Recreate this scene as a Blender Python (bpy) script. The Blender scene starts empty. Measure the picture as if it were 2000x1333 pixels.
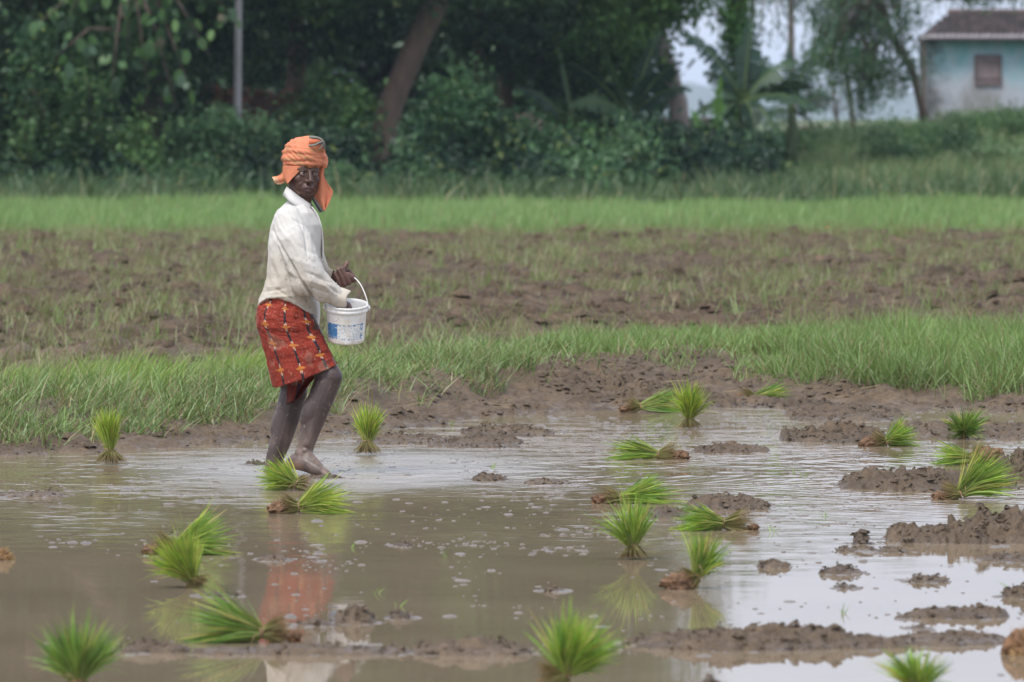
import bpy, math, random
import numpy as np
from mathutils import Vector, Matrix, Quaternion
from mathutils import noise as mnoise

# ------------------------------------------------------------------ camera, world, sun
scene = bpy.context.scene
COL = scene.collection
R = math.radians
CAM_H = 1.79
F_PX = 200.0 / 23.5 * 2000.0            # focal length in photograph pixels
PITCH = math.atan((666.5 - 200.0) / F_PX)
cam_d = bpy.data.cameras.new('camera')
cam = bpy.data.objects.new('camera', cam_d); COL.objects.link(cam)
cam.location = (0, 0, CAM_H)
cam.rotation_euler = (math.pi / 2 - PITCH, 0, 0)
cam_d.lens = 200; cam_d.sensor_width = 23.5
cam_d.clip_start = 0.5; cam_d.clip_end = 60000
cam_d.dof.use_dof = True; cam_d.dof.focus_distance = 42.0; cam_d.dof.aperture_fstop = 5.6
scene.camera = cam

world = bpy.data.worlds.new('World'); scene.world = world; world.use_nodes = True
wn = world.node_tree.nodes; wl = world.node_tree.links
for n in list(wn): wn.remove(n)
SUN_EL, SUN_AZ = 58.0, 215.0            # azimuth measured clockwise from +Y (behind the camera, to the left)
sky = wn.new('ShaderNodeTexSky'); sky.sky_type = 'NISHITA'; sky.sun_disc = False
sky.sun_elevation = R(SUN_EL); sky.sun_rotation = R(SUN_AZ)
sky.air_density = 1.0; sky.dust_density = 4.0; sky.ozone_density = 1.0
hsv = wn.new('ShaderNodeHueSaturation'); hsv.inputs['Saturation'].default_value = 0.30
hsv.inputs['Value'].default_value = 1.0
mxw = wn.new('ShaderNodeMix'); mxw.data_type = 'RGBA'; mxw.inputs['Factor'].default_value = 0.6
mxw.inputs['B'].default_value = (5.2, 5.7, 7.0, 1)          # even overcast veil over the clear sky
bg = wn.new('ShaderNodeBackground'); bg.inputs['Strength'].default_value = 0.118
wo = wn.new('ShaderNodeOutputWorld')
wl.new(sky.outputs[0], hsv.inputs['Color']); wl.new(hsv.outputs[0], mxw.inputs['A'])
wl.new(mxw.outputs['Result'], bg.inputs['Color']); wl.new(bg.outputs[0], wo.inputs['Surface'])

sd = bpy.data.lights.new('sun', 'SUN'); sd.energy = 1.5; sd.angle = R(16); sd.color = (1.0, 0.96, 0.9)
sun = bpy.data.objects.new('sun', sd); COL.objects.link(sun)
sdir = Vector((math.sin(R(SUN_AZ)) * math.cos(R(SUN_EL)), math.cos(R(SUN_AZ)) * math.cos(R(SUN_EL)), math.sin(R(SUN_EL))))
sun.rotation_euler = sdir.to_track_quat('Z', 'Y').to_euler()
sun.location = (-20, -20, 40)
scene.view_settings.view_transform = 'Standard'; scene.view_settings.look = 'None'
scene.view_settings.exposure = 0.97; scene.view_settings.gamma = 1.0
scene.view_settings.use_curve_mapping = False
scene.cycles.max_bounces = 8; scene.cycles.transparent_max_bounces = 8
scene.cycles.volume_bounces = 0
rng = np.random.default_rng(7)
random.seed(7)

# ------------------------------------------------------------------ pixel -> place helpers
def ray(px, py):
    u = (666.5 - py) / F_PX; r = (px - 1000.0) / F_PX
    c, s = math.cos(PITCH), math.sin(PITCH)
    return Vector((r, c + u * s, -s + u * c))
def P(px, py, Y):
    d = ray(px, py); return Vector((0, 0, CAM_H)) + d * (Y / d.y)
def G(px, py, z=0.0):
    d = ray(px, py); return Vector((0, 0, CAM_H)) + d * ((z - CAM_H) / d.z)

# ------------------------------------------------------------------ numpy noise
_perm = np.random.default_rng(3).permutation(4096).astype(np.int64)
_val = np.random.default_rng(4).random(4096)
def vn2(x, y, s=0):
    xi = np.floor(x).astype(np.int64); yi = np.floor(y).astype(np.int64)
    fx = x - xi; fy = y - yi
    fx = fx * fx * fx * (fx * (fx * 6 - 15) + 10); fy = fy * fy * fy * (fy * (fy * 6 - 15) + 10)
    def h(a, b): return _val[(_perm[(_perm[(a + s * 57) & 4095] + b) & 4095])]
    return (h(xi, yi) * (1 - fx) + h(xi + 1, yi) * fx) * (1 - fy) + (h(xi, yi + 1) * (1 - fx) + h(xi + 1, yi + 1) * fx) * fy
def fbm2(x, y, o=4, s=0, g=0.5):
    a = 1.0; t = 0; n = 0; c, d = math.cos(.6), math.sin(.6)
    for k in range(o):
        t = t + a * vn2(x, y, s + k); n += a; a *= g
        x, y = (c * x - d * y) * 2.03 + 3.1, (d * x + c * y) * 2.03 + 7.7
    return t / n
def ridge2(x, y, o=4, s=0):
    a = 1.0; t = 0; n = 0
    for k in range(o):
        v = 1 - np.abs(2 * vn2(x, y, s + k) - 1); t = t + a * v * v; n += a; a *= 0.5
        x = x * 2.07 + 5.3; y = y * 2.07 + 1.9
    return t / n
def domes(x, y, cell, s=0, fill=0.75):
    """clods: rounded lumps with sharp creases between them, 0..1"""
    x = x / cell; y = y / cell; xi = np.floor(x).astype(np.int64); yi = np.floor(y).astype(np.int64); out = np.zeros_like(x)
    for a in (-1, 0, 1):
        for b in (-1, 0, 1):
            cx, cy = xi + a, yi + b; h = _perm[(_perm[(cx + s * 91) & 4095] + cy) & 4095]
            jx = _val[h]; jy = _val[(h + 777) & 4095]; r = .45 + .45 * _val[(h + 1555) & 4095]; hh = _val[(h + 2333) & 4095]
            d2 = ((x - cx - jx) ** 2 + (y - cy - jy) ** 2) / (r * r)
            out = np.maximum(out, np.where(hh < fill, (.35 + .65 * hh / fill) * np.sqrt(np.maximum(0, 1 - d2)), 0))
    return out
def sstep(a, b, x):
    t = np.clip((x - a) / (b - a), 0, 1); return t * t * (3 - 2 * t)

# ------------------------------------------------------------------ mesh helpers
def mesh_np(name, V, F, mat=None, parent=None, col=None, smooth=True):
    V = np.asarray(V, dtype=np.float32); F = np.asarray(F, dtype=np.int32)
    me = bpy.data.meshes.new(name); k = F.shape[1]
    me.vertices.add(len(V)); me.vertices.foreach_set('co', V.ravel())
    me.loops.add(F.size); me.loops.foreach_set('vertex_index', F.ravel())
    me.polygons.add(len(F))
    me.polygons.foreach_set('loop_start', np.arange(0, F.size, k, dtype=np.int32))
    me.polygons.foreach_set('loop_total', np.full(len(F), k, dtype=np.int32))
    me.polygons.foreach_set('use_smooth', np.full(len(F), smooth))
    me.update(calc_edges=True); me.validate()
    if col is not None:
        a = me.color_attributes.new('Col', 'FLOAT_COLOR', 'POINT')
        c = np.ones((len(V), 4), dtype=np.float32); c[:, :3] = col; a.data.foreach_set('color', c.ravel())
    o = bpy.data.objects.new(name, me); COL.objects.link(o)
    if mat: me.materials.append(mat)
    if parent: o.parent = parent
    return o
def tag(o, label=None, cat=None, group=None, kind=None):
    if label: o['label'] = label
    if cat: o['category'] = cat
    if group: o['group'] = group
    if kind: o['kind'] = kind
    return o
def empty(name, loc, label=None, cat=None, group=None):
    o = bpy.data.objects.new(name, None); COL.objects.link(o); o.location = loc
    o.empty_display_size = 0.1
    return tag(o, label, cat, group)
class MB:
    """collects shapes (lists of verts / faces) and makes one mesh object"""
    def __init__(s): s.v = []; s.f = []; s.c = []
    def add(s, v, f, c=None):
        b = len(s.v); s.v += [tuple(p) for p in v]; s.f += [tuple(i + b for i in q) for q in f]
        s.c += [c or (1, 1, 1)] * len(v)
    def box(s, c, size, rz=0, ry=0, rx=0, col=None):
        M = Matrix.Rotation(rz, 3, 'Z') @ Matrix.Rotation(ry, 3, 'Y') @ Matrix.Rotation(rx, 3, 'X')
        v = [Vector(c) + M @ Vector((x * size[0] / 2, y * size[1] / 2, z * size[2] / 2)) for x in (-1, 1) for y in (-1, 1) for z in (-1, 1)]
        s.add(v, [(0, 1, 3, 2), (4, 6, 7, 5), (0, 4, 5, 1), (2, 3, 7, 6), (0, 2, 6, 4), (1, 5, 7, 3)], col)
    def tube(s, pts, rad, n=10, cap=True, col=None, flat=1.0):
        pts = [Vector(p) for p in pts]; v = []; f = []
        if not hasattr(rad, '__len__'): rad = [rad] * len(pts)
        up = None
        for i, p in enumerate(pts):
            d = (pts[min(i + 1, len(pts) - 1)] - pts[max(i - 1, 0)]).normalized()
            if up is None: up = Vector((0, 0, 1)) if abs(d.z) < .9 else Vector((1, 0, 0))
            a = d.cross(up).normalized(); b = a.cross(d).normalized(); up = b
            for k in range(n):
                t = 2 * math.pi * k / n; v.append(p + a * math.cos(t) * rad[i] + b * math.sin(t) * rad[i] * flat)
        for i in range(len(pts) - 1):
            for k in range(n):
                f.append((i * n + k, i * n + (k + 1) % n, (i + 1) * n + (k + 1) % n, (i + 1) * n + k))
        if cap:
            v.append(pts[0]); v.append(pts[-1]); a = len(v) - 2; e = (len(pts) - 1) * n
            for k in range(n):
                f.append((a, (k + 1) % n, k)); f.append((a + 1, e + k, e + (k + 1) % n))
        s.add(v, f, col)
    def capsule(s, p0, p1, r0, r1, n=16):
        p0 = Vector(p0); p1 = Vector(p1); d = p1 - p0; L = d.length; d = d / L if L > 1e-9 else Vector((0, 0, 1))
        up = Vector((0, 0, 1)) if abs(d.z) < .9 else Vector((1, 0, 0))
        a = d.cross(up).normalized(); b = a.cross(d).normalized(); v = [p0 - d * r0]; f = []; m = 5
        prof = [(-r0 * math.cos(math.pi / 2 * k / m), r0 * math.sin(math.pi / 2 * k / m)) for k in range(1, m + 1)]
        prof += [(L + r1 * math.sin(math.pi / 2 * k / m), r1 * math.cos(math.pi / 2 * k / m)) for k in range(0, m)]
        for (z, r) in prof:
            for k in range(n):
                t = 2 * math.pi * k / n; v.append(p0 + d * z + (a * math.cos(t) + b * math.sin(t)) * r)
        v.append(p1 + d * r1); K = len(prof)
        for k in range(n):
            f.append((0, 1 + (k + 1) % n, 1 + k))
            for i in range(K - 1):
                f.append((1 + i * n + k, 1 + i * n + (k + 1) % n, 1 + (i + 1) * n + (k + 1) % n, 1 + (i + 1) * n + k))
            f.append((len(v) - 1, 1 + (K - 1) * n + k, 1 + (K - 1) * n + (k + 1) % n))
        s.add(v, f)
    def limb(s, pts, rad, n=16):
        for i in range(len(pts) - 1): s.capsule(pts[i], pts[i + 1], rad[i], rad[i + 1], n)
    def ell(s, c, ax, n=20):
        """ellipsoid, ax = three half-axis vectors"""
        c = Vector(c); ax = [Vector(a) for a in ax]; v = []; f = []; m = n // 2
        for i in range(1, m):
            ph = math.pi * i / m
            for k in range(n):
                t = 2 * math.pi * k / n
                v.append(c + ax[2] * math.cos(ph) + (ax[0] * math.cos(t) + ax[1] * math.sin(t)) * math.sin(ph))
        v.append(c + ax[2]); v.append(c - ax[2]); T = len(v) - 2
        for i in range(m - 2):
            for k in range(n): f.append((i * n + k, (i + 1) * n + k, (i + 1) * n + (k + 1) % n, i * n + (k + 1) % n))
        for k in range(n):
            f.append((T, k, (k + 1) % n)); f.append((T + 1, (m - 2) * n + (k + 1) % n, (m - 2) * n + k))
        s.add(v, f)
    def loft(s, rings, cap=True):
        n = len(rings[0]); v = [p for r in rings for p in r]; f = []
        for i in range(len(rings) - 1):
            for k in range(n): f.append((i * n + k, i * n + (k + 1) % n, (i + 1) * n + (k + 1) % n, (i + 1) * n + k))
        if cap:
            for e, rev in ((0, True), (len(rings) - 1, False)):
                c = sum((Vector(p) for p in rings[e]), Vector()) / n; v.append(c); q = len(v) - 1
                for k in range(n):
                    a, b = e * n + k, e * n + (k + 1) % n
                    f.append((q, b, a) if rev else (q, a, b))
        s.add(v, f)
    def build(s, name, mat=None, parent=None, smooth=True, usecol=False):
        me = bpy.data.meshes.new(name); me.from_pydata(s.v, [], s.f); me.validate()
        me.polygons.foreach_set('use_smooth', [smooth] * len(me.polygons)); me.update()
        if usecol:
            a = me.color_attributes.new('Col', 'FLOAT_COLOR', 'POINT')
            a.data.foreach_set('color', np.array([(*c, 1) for c in s.c], dtype=np.float32).ravel())
        o = bpy.data.objects.new(name, me); COL.objects.link(o)
        if mat: me.materials.append(mat)
        if parent: o.parent = parent
        return o
def remeshed(o, voxel, smooth_it=3, fac=0.5):
    """fuse the overlapping shapes of o into one continuous skin"""
    m = o.modifiers.new('r', 'REMESH'); m.mode = 'VOXEL'; m.voxel_size = voxel; m.use_smooth_shade = True
    if smooth_it:
        k = o.modifiers.new('s', 'SMOOTH'); k.factor = fac; k.iterations = smooth_it
    dg = bpy.context.evaluated_depsgraph_get()
    me = bpy.data.meshes.new_from_object(o.evaluated_get(dg))
    mats = list(o.data.materials); old = o.data
    o.modifiers.clear(); o.data = me; bpy.data.meshes.remove(old)
    if not me.materials:
        for mt in mats: me.materials.append(mt)
    me.polygons.foreach_set('use_smooth', [True] * len(me.polygons))
    return o
def get_co(me):
    a = np.empty(len(me.vertices) * 3, dtype=np.float32); me.vertices.foreach_get('co', a); return a.reshape(-1, 3)
def get_no(me):
    a = np.empty(len(me.vertices) * 3, dtype=np.float32); me.vertices.foreach_get('normal', a); return a.reshape(-1, 3)
def set_co(me, a): me.vertices.foreach_set('co', a.astype(np.float32).ravel()); me.update()
def set_col(me, c):
    a = me.color_attributes.get('Col') or me.color_attributes.new('Col', 'FLOAT_COLOR', 'POINT')
    x = np.ones((len(me.vertices), 4), dtype=np.float32); x[:, :3] = c; a.data.foreach_set('color', x.ravel())

# ------------------------------------------------------------------ materials
class NM:
    def __init__(s, name):
        s.m = bpy.data.materials.new(name); s.m.use_nodes = True; s.t = s.m.node_tree
        for n in list(s.t.nodes): s.t.nodes.remove(n)
        s.out = s.n('ShaderNodeOutputMaterial')
    def n(s, t, **kw):
        x = s.t.nodes.new(t)
        for k, v in kw.items(): setattr(x, k, v)
        return x
    def l(s, a, b): s.t.links.new(a, b)
    def pos(s, scale=(1, 1, 1)):
        g = s.n('ShaderNodeNewGeometry'); m = s.n('ShaderNodeMapping'); m.inputs['Scale'].default_value = scale
        s.l(g.outputs['Position'], m.inputs['Vector']); return m.outputs[0]
    def noise(s, scale, detail=4, vec=None, rough=0.55, dist=0.0):
        x = s.n('ShaderNodeTexNoise'); x.inputs['Scale'].default_value = scale; x.inputs['Detail'].default_value = detail
        x.inputs['Roughness'].default_value = rough; x.inputs['Distortion'].default_value = dist
        s.l(vec if vec is not None else s.pos(), x.inputs['Vector']); return x.outputs['Fac']
    def ramp(s, fac, stops):
        x = s.n('ShaderNodeValToRGB'); e = x.color_ramp.elements
        while len(e) < len(stops): e.new(0.5)
        for i, (p, c) in enumerate(stops):
            e[i].position = p; e[i].color = (*c, 1) if len(c) == 3 else c
        s.l(fac, x.inputs[0]); return x.outputs[0]
    def mix(s, f, a, b, mode='MIX'):
        x = s.n('ShaderNodeMix'); x.data_type = 'RGBA'; x.blend_type = mode
        for nm, v in (('Factor', f), ('A', a), ('B', b)):
            if hasattr(v, 'links'): s.l(v, x.inputs[nm])
            elif nm == 'Factor': x.inputs[nm].default_value = v
            else: x.inputs[nm].default_value = (*v, 1)
        return x.outputs['Result']
    def math(s, op, a, b=0.0, c=None):
        x = s.n('ShaderNodeMath'); x.operation = op
        for i, v in enumerate((a, b, c)):
            if v is None: continue
            if hasattr(v, 'links'): s.l(v, x.inputs[i])
            else: x.inputs[i].default_value = v
        return x.outputs[0]
    def mr(s, v, a, b, c, d):
        x = s.n('ShaderNodeMapRange'); x.inputs[1].default_value = a; x.inputs[2].default_value = b
        x.inputs[3].default_value = c; x.inputs[4].default_value = d; s.l(v, x.inputs[0]); return x.outputs[0]
    def attr(s): x = s.n('ShaderNodeAttribute'); x.attribute_name = 'Col'; return x.outputs['Color']
    def bump(s, h, dist, strength=1.0, nrm=None):
        x = s.n('ShaderNodeBump'); x.inputs['Distance'].default_value = dist; x.inputs['Strength'].default_value = strength
        s.l(h, x.inputs['Height'])
        if nrm is not None: s.l(nrm, x.inputs['Normal'])
        return x.outputs[0]
    def prin(s, col, rough=0.6, nrm=None, spec=0.5, **kw):
        x = s.n('ShaderNodeBsdfPrincipled')
        for nm, v in (('Base Color', col), ('Roughness', rough), ('Specular IOR Level', spec)):
            if hasattr(v, 'links'): s.l(v, x.inputs[nm])
            elif nm == 'Base Color': x.inputs[nm].default_value = (*v, 1)
            else: x.inputs[nm].default_value = v
        if nrm is not None: s.l(nrm, x.inputs['Normal'])
        for k, v in kw.items(): x.inputs[k].default_value = v
        return x.outputs[0]
    def done(s, sh): s.l(sh, s.out.inputs['Surface']); return s.m

def leaf_mat(name, transl=0.35, gloss=0.06, vary=0.25, nscale=3.0):
    m = NM(name); c = m.attr()
    v = m.mr(m.noise(nscale, 3), 0.3, 0.7, 1 - vary, 1 + vary)
    x = m.n('ShaderNodeVectorMath', operation='SCALE'); m.l(c, x.inputs[0]); m.l(v, x.inputs['Scale']); c = x.outputs[0]
    d = m.n('ShaderNodeBsdfDiffuse'); t = m.n('ShaderNodeBsdfTranslucent'); g = m.n('ShaderNodeBsdfGlossy')
    g.inputs['Roughness'].default_value = 0.45; g.inputs['Color'].default_value = (.6, .65, .6, 1)
    m.l(c, d.inputs[0]); m.l(m.mix(0.35, c, (1, 1, .3), 'MULTIPLY'), t.inputs[0])
    a = m.n('ShaderNodeMixShader'); a.inputs[0].default_value = transl; m.l(d.outputs[0], a.inputs[1]); m.l(t.outputs[0], a.inputs[2])
    b = m.n('ShaderNodeMixShader'); b.inputs[0].default_value = gloss; m.l(a.outputs[0], b.inputs[1]); m.l(g.outputs[0], b.inputs[2])
    return m.done(b.outputs[0])
M = {}
M['leaf'] = leaf_mat('tree_leaf', 0.25, 0.03, .35, .8)
M['grass'] = leaf_mat('grass_blade', 0.35, 0.05, 0.18, 1.2)
M['seedling'] = leaf_mat('seedling_blade', 0.35, 0.03, 0.15, 20)

def mud_mat(name, c0, c1, wetlo, wethi, rwet=0.12, rdry=0.6, bscale=60, bdist=0.006, spec=0.5):
    """wet near the water line (z from wetlo to wethi dries out)"""
    m = NM(name)
    col = m.ramp(m.noise(3.0, 6, rough=0.65), [(0.3, c0), (0.7, c1)])
    col = m.mix(m.mr(m.noise(28, 4), 0.35, 0.7, 0.0, 0.55), col, tuple(x * 0.6 for x in c0))
    g = m.n('ShaderNodeNewGeometry'); sp = m.n('ShaderNodeSeparateXYZ'); m.l(g.outputs['Position'], sp.inputs[0])
    z = m.math('ADD', sp.outputs['Z'], m.mr(m.noise(9, 3), 0, 1, -0.03, 0.03))
    wet = m.mr(z, wetlo, wethi, 1.0, 0.0)
    rough = m.mr(wet, 0, 1, rdry, rwet)
    n1 = m.bump(m.noise(bscale, 5, rough=0.7), bdist, 0.8)
    n2 = m.bump(m.noise(bscale * 0.25, 3), bdist * 2.5, 0.6, n1)
    return m.done(m.prin(col, rough, n2, spec))
M['mud'] = mud_mat('wet_mud', (0.062, 0.040, 0.022), (0.165, 0.113, 0.066), -0.02, 0.03, 0.25, 0.7, 45, 0.014, 0.4)
M['heap'] = mud_mat('clod_mud', (0.060, 0.039, 0.022), (0.145, 0.099, 0.058), 0.0, 0.025, 0.25, 0.75, 60, 0.012)
M['film'] = mud_mat('mud_film', (0.10, 0.08, 0.062), (0.17, 0.14, 0.115), 0.02, 0.06, 0.42, 0.6, 90, 0.003, 0.45)
M['field'] = mud_mat('ploughed_soil', (0.036, 0.023, 0.014), (0.155, 0.108, 0.068), -0.03, 0.02, 0.3, 0.85, 25, 0.02, 0.25)
def plain_ground():
    m = NM('meadow_soil')
    c = m.ramp(m.noise(0.5, 5), [(0.35, (0.05, 0.075, 0.028)), (0.6, (0.08, 0.11, 0.04)), (0.75, (0.11, 0.10, 0.06))])
    return m.done(m.prin(c, 0.9))
M['meadow'] = plain_ground()

def water_mat():
    m = NM('muddy_water')
    g = m.n('ShaderNodeNewGeometry'); sp = m.n('ShaderNodeSeparateXYZ'); m.l(g.outputs['Position'], sp.inputs[0])
    X, Y = sp.outputs['X'], sp.outputs['Y']
    # stirred patch round the wader's feet, rougher water farther out, calm water near the front
    def blob(cx, cy, rx, ry):
        a = m.math('DIVIDE', m.math('SUBTRACT', X, cx), rx); b = m.math('DIVIDE', m.math('SUBTRACT', Y, cy), ry)
        d = m.math('ADD', m.math('MULTIPLY', a, a), m.math('MULTIPLY', b, b))
        return m.mr(d, 0.0, 1.0, 1.0, 0.0)
    stir = m.math('MAXIMUM', blob(-0.85, 42.3, 1.5, 3.6), m.math('MULTIPLY', blob(0.5, 45.5, 2.0, 3.4), 0.9))
    stir = m.math('MAXIMUM', stir, m.math('MULTIPLY', blob(1.9, 41.5, 1.4, 4.5), 0.75))
    far = m.mr(Y, 32.5, 40.0, 0.015, 0.40)
    patch = m.mr(m.noise(1.0, 3, m.pos((0.8, 0.22, 1))), 0.35, 0.65, 0.35, 1.25)
    amp = m.math('MULTIPLY', m.math('ADD', far, stir), patch)
    w1 = m.noise(3.4, 2, m.pos((1.0, 0.8, 1)), .4); w2 = m.noise(14, 2, m.pos((0.8, 1.0, 1)))
    h = m.math('ADD', m.math('MULTIPLY', w1, 0.034), m.math('MULTIPLY', w2, 0.0030))
    # rings spreading from the feet
    wv = m.n('ShaderNodeTexWave'); wv.wave_type = 'RINGS'; wv.rings_direction = 'Z'; wv.inputs['Scale'].default_value = 2.6
    wv.inputs['Distortion'].default_value = 3.0; wv.inputs['Detail'].default_value = 2
    mp = m.n('ShaderNodeMapping'); mp.inputs['Location'].default_value = (1.0, -42.2, 0); m.l(g.outputs['Position'], mp.inputs[0]); m.l(mp.outputs[0], wv.inputs[0])
    h = m.math('ADD', h, m.math('MULTIPLY', wv.outputs['Fac'], 0.003))
    h = m.math('MULTIPLY', h, amp)
    nr = m.bump(h, 1.0, 1.0)
    mudc = m.ramp(m.noise(0.8, 4), [(0.3, (0.172, 0.132, 0.088)), (0.7, (0.215, 0.167, 0.113))])
    d = m.n('ShaderNodeBsdfDiffuse'); m.l(mudc, d.inputs[0])
    gl = m.n('ShaderNodeBsdfGlossy'); m.l(m.mr(blob(-0.75, 42.6, 1.35, 3.2), 0.0, 0.8, 0.02, 0.20), gl.inputs['Roughness']); m.l(nr, gl.inputs['Normal'])
    gl.inputs['Color'].default_value = (0.95, 0.95, 0.95, 1)
    fr = m.n('ShaderNodeFresnel'); fr.inputs['IOR'].default_value = 1.33; m.l(nr, fr.inputs['Normal'])
    fac = m.mr(fr.outputs[0], 0.0, 1.0, 0.02, 0.81)
    mx = m.n('ShaderNodeMixShader'); m.l(fac, mx.inputs[0]); m.l(d.outputs[0], mx.inputs[1]); m.l(gl.outputs[0], mx.inputs[2])
    return m.done(mx.outputs[0])
M['water'] = water_mat()
def bark_mat(name, a, b, sc=8):
    m = NM(name); c = m.ramp(m.noise(sc, 5, m.pos((1, 1, .25))), [(0.3, a), (0.7, b)])
    return m.done(m.prin(c, 0.85, m.bump(m.noise(sc * 3, 4, m.pos((1, 1, .2))), 0.02)))
M['bark'] = bark_mat('tree_bark', (0.06, 0.04, 0.032), (0.125, 0.085, 0.065))
M['palebark'] = bark_mat('pale_bark', (0.16, 0.13, 0.12), (0.28, 0.23, 0.22))
M['concrete'] = bark_mat('weathered_concrete', (0.20, 0.20, 0.20), (0.32, 0.31, 0.31), 3)
def attr_mat(name, rough=0.8, bs=200, bd=0.0006, vary=0.12, vs=14, spec=0.3):
    m = NM(name); c = m.attr()
    v = m.mr(m.noise(vs, 4), 0.3, 0.7, 1 - vary, 1 + vary)
    x = m.n('ShaderNodeVectorMath', operation='SCALE'); m.l(c, x.inputs[0]); m.l(v, x.inputs['Scale'])
    return m.done(m.prin(x.outputs[0], rough, m.bump(m.noise(bs, 3), bd), spec))
M['cloth'] = attr_mat('printed_cotton', 0.9)
M['skin'] = attr_mat('dark_skin', 0.47, 120, 0.0006, 0.16, 30, 0.4)
M['root'] = attr_mat('root_clod', 0.85, 90, 0.004, 0.3, 40)
M['plastic'] = attr_mat('bucket_plastic', 0.42, 60, 0.0004, 0.05, 30, 0.5)
M['masonry'] = attr_mat('masonry', 0.9, 20, 0.01, 0.2, 3)
# ------------------------------------------------------------------ terrain
_sx = np.array([-9, -5, -2.6, -1.95, -1.37, -0.9, -0.4, 0, 0.9, 1.8, 3.0, 6, 9])
_sy = np.array([39, 41.5, 44.2, 45.0, 46.4, 47.4, 48.8, 50.0, 51.6, 51.4, 50.6, 49.5, 48])
def shore(x): return np.interp(x, _sx, _sy)
def shelf(x): return np.interp(x, [-9, -2.4, -1.6, -0.8, 0.2, 1.2, 2.2, 3.2, 9], [0.2, 0.25, 0.8, 1.1, 1.4, 1.6, 0.7, 0.45, .45])
def H(x, y, fine=True):
    d = y - shore(x) + (fbm2(x * 1.5, y * 0.8, 3, 11) - .5) * 1.4
    sh = shelf(x)
    h = -0.07 + 0.075 * sstep(-1.6, 0.4, d) + 0.035 * sstep(0.2, sh, d)
    h = h + 0.15 * sstep(sh, sh + 1.5, d) - 0.15 * sstep(sh + 4.0, sh + 7.0, d)
    h = h + 0.04 * np.exp(-((x - 0.55) / 0.75) ** 2 - ((y - 53.4) / 1.3) ** 2) * sstep(0, 1, d)
    h = h + 0.05 * np.exp(-((x - 1.05) / 0.35) ** 2 - ((y - 55.2) / 0.9) ** 2)
    onland = sstep(-2.2, 0.5, d)
    if fine:
        n = fbm2(x * 5, y * 4, 5, 21, 0.6) - 0.5; r = ridge2(x * 3.3, y * 2.6, 4, 31) - 0.45
        mud = sstep(-2.5, -0.3, d) * (1 - sstep(sh + 1.0, sh + 2.0, d) * 0.6)
        h = h + mud * (n * 0.07 + r * 0.02 + (domes(x, y, .16, 3, .55) - .25) * .035 * np.clip(fbm2(x * 1.7, y * 1.2, 3, 77) * 2.4 - .5, .1, 1.5) + domes(x, y, .065, 5, .7) * .016)
        # trampled holes and small crumbs on the mud shelf
        h = h + mud * 0.022 * np.maximum(0, fbm2(x * 16, y * 11, 3, 41) - 0.55) * 4
        pf = sstep(55, 58.5, y) * sstep(1.0, 3.0, d - sh - 3.4) * (1 - sstep(110, 116, y))
        n = fbm2(x * 2.2, y * 0.9, 5, 51, 0.62) - 0.5; r = ridge2(x * 1.3, y * 0.55, 4, 61) - 0.4
        row = np.sin(y * 1.9 + (fbm2(x * .5, y * .2, 2, 71) - .5) * 9)
        h = h + pf * (n * 0.16 + r * 0.05 + row * 0.03 + (domes(x, y, .42, 7, .6) - .3) * .085 + domes(x, y, .2, 9, .7) * .05 + 0.03 * np.maximum(0, fbm2(x * 9, y * 5, 3, 81) - .5) * 3)
    rise = sstep(2.0, 5.5, x - (y - 150) * 0.012)
    h = h + rise * (.80 + .25 * sstep(8.0, 10.5, x)) * sstep(146, 196, y) + (1 - rise) * 0.25 * sstep(143, 175, y)
    h = h + sstep(120, 150, y) * (fbm2(x * .4, y * .3, 3, 91) - .5) * 0.25
    return h
def grid(name, x0, x1, y0, y1, nx, ny, mat, fine=True):
    xs = np.linspace(x0, x1, nx); ys = np.linspace(y0, y1, ny)
    Xg, Yg = np.meshgrid(xs, ys); Z = H(Xg, Yg, fine)
    V = np.stack([Xg, Yg, Z], -1).reshape(-1, 3)
    i = np.arange(ny - 1)[:, None] * nx + np.arange(nx - 1)[None, :]
    F = np.stack([i, i + 1, i + nx + 1, i + nx], -1).reshape(-1, 4)
    return tag(mesh_np(name, V, F, mat), kind='structure')
grid('paddy_floor', -12, 12, 2, 42.02, 60, 100, M['mud'], False)
grid('muddy_bank', -5.5, 5.5, 42, 60, 420, 560, M['mud'])
grid('ploughed_field', -9, 9, 59.95, 116, 300, 780, M['field'])
grid('meadow', -45, 45, 115.9, 330, 225, 500, M['meadow'], False)
w = 12.0
tag(mesh_np('water', [(-w, 1, 0), (w, 1, 0), (w, 110, 0), (-w, 110, 0)], [(0, 1, 2, 3)], M['water']), kind='structure')
S = 30000.0
V = []; Fc = []
def quadpatch(x0, x1, y0, y1, z): b = len(V); V.extend([(x0, y0, z), (x1, y0, z), (x1, y1, z), (x0, y1, z)]); Fc.append((b, b + 1, b + 2, b + 3))
def zfar(y): return -0.35 - 29.6 * float(sstep(340, 1300, np.array([float(y)]))[0])
ys_ = [-400, 0, 150, 330] + list(range(360, 1321, 60)) + [3000, 12000, S]
for y0_, y1_ in zip(ys_[:-1], ys_[1:]):
    b = len(V); V.extend([(-S, y0_, zfar(y0_)), (S, y0_, zfar(y0_)), (S, y1_, zfar(y1_)), (-S, y1_, zfar(y1_))]); Fc.append((b, b + 1, b + 2, b + 3))
tag(mesh_np('ground', V, Fc, M['meadow']), kind='structure')

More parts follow.
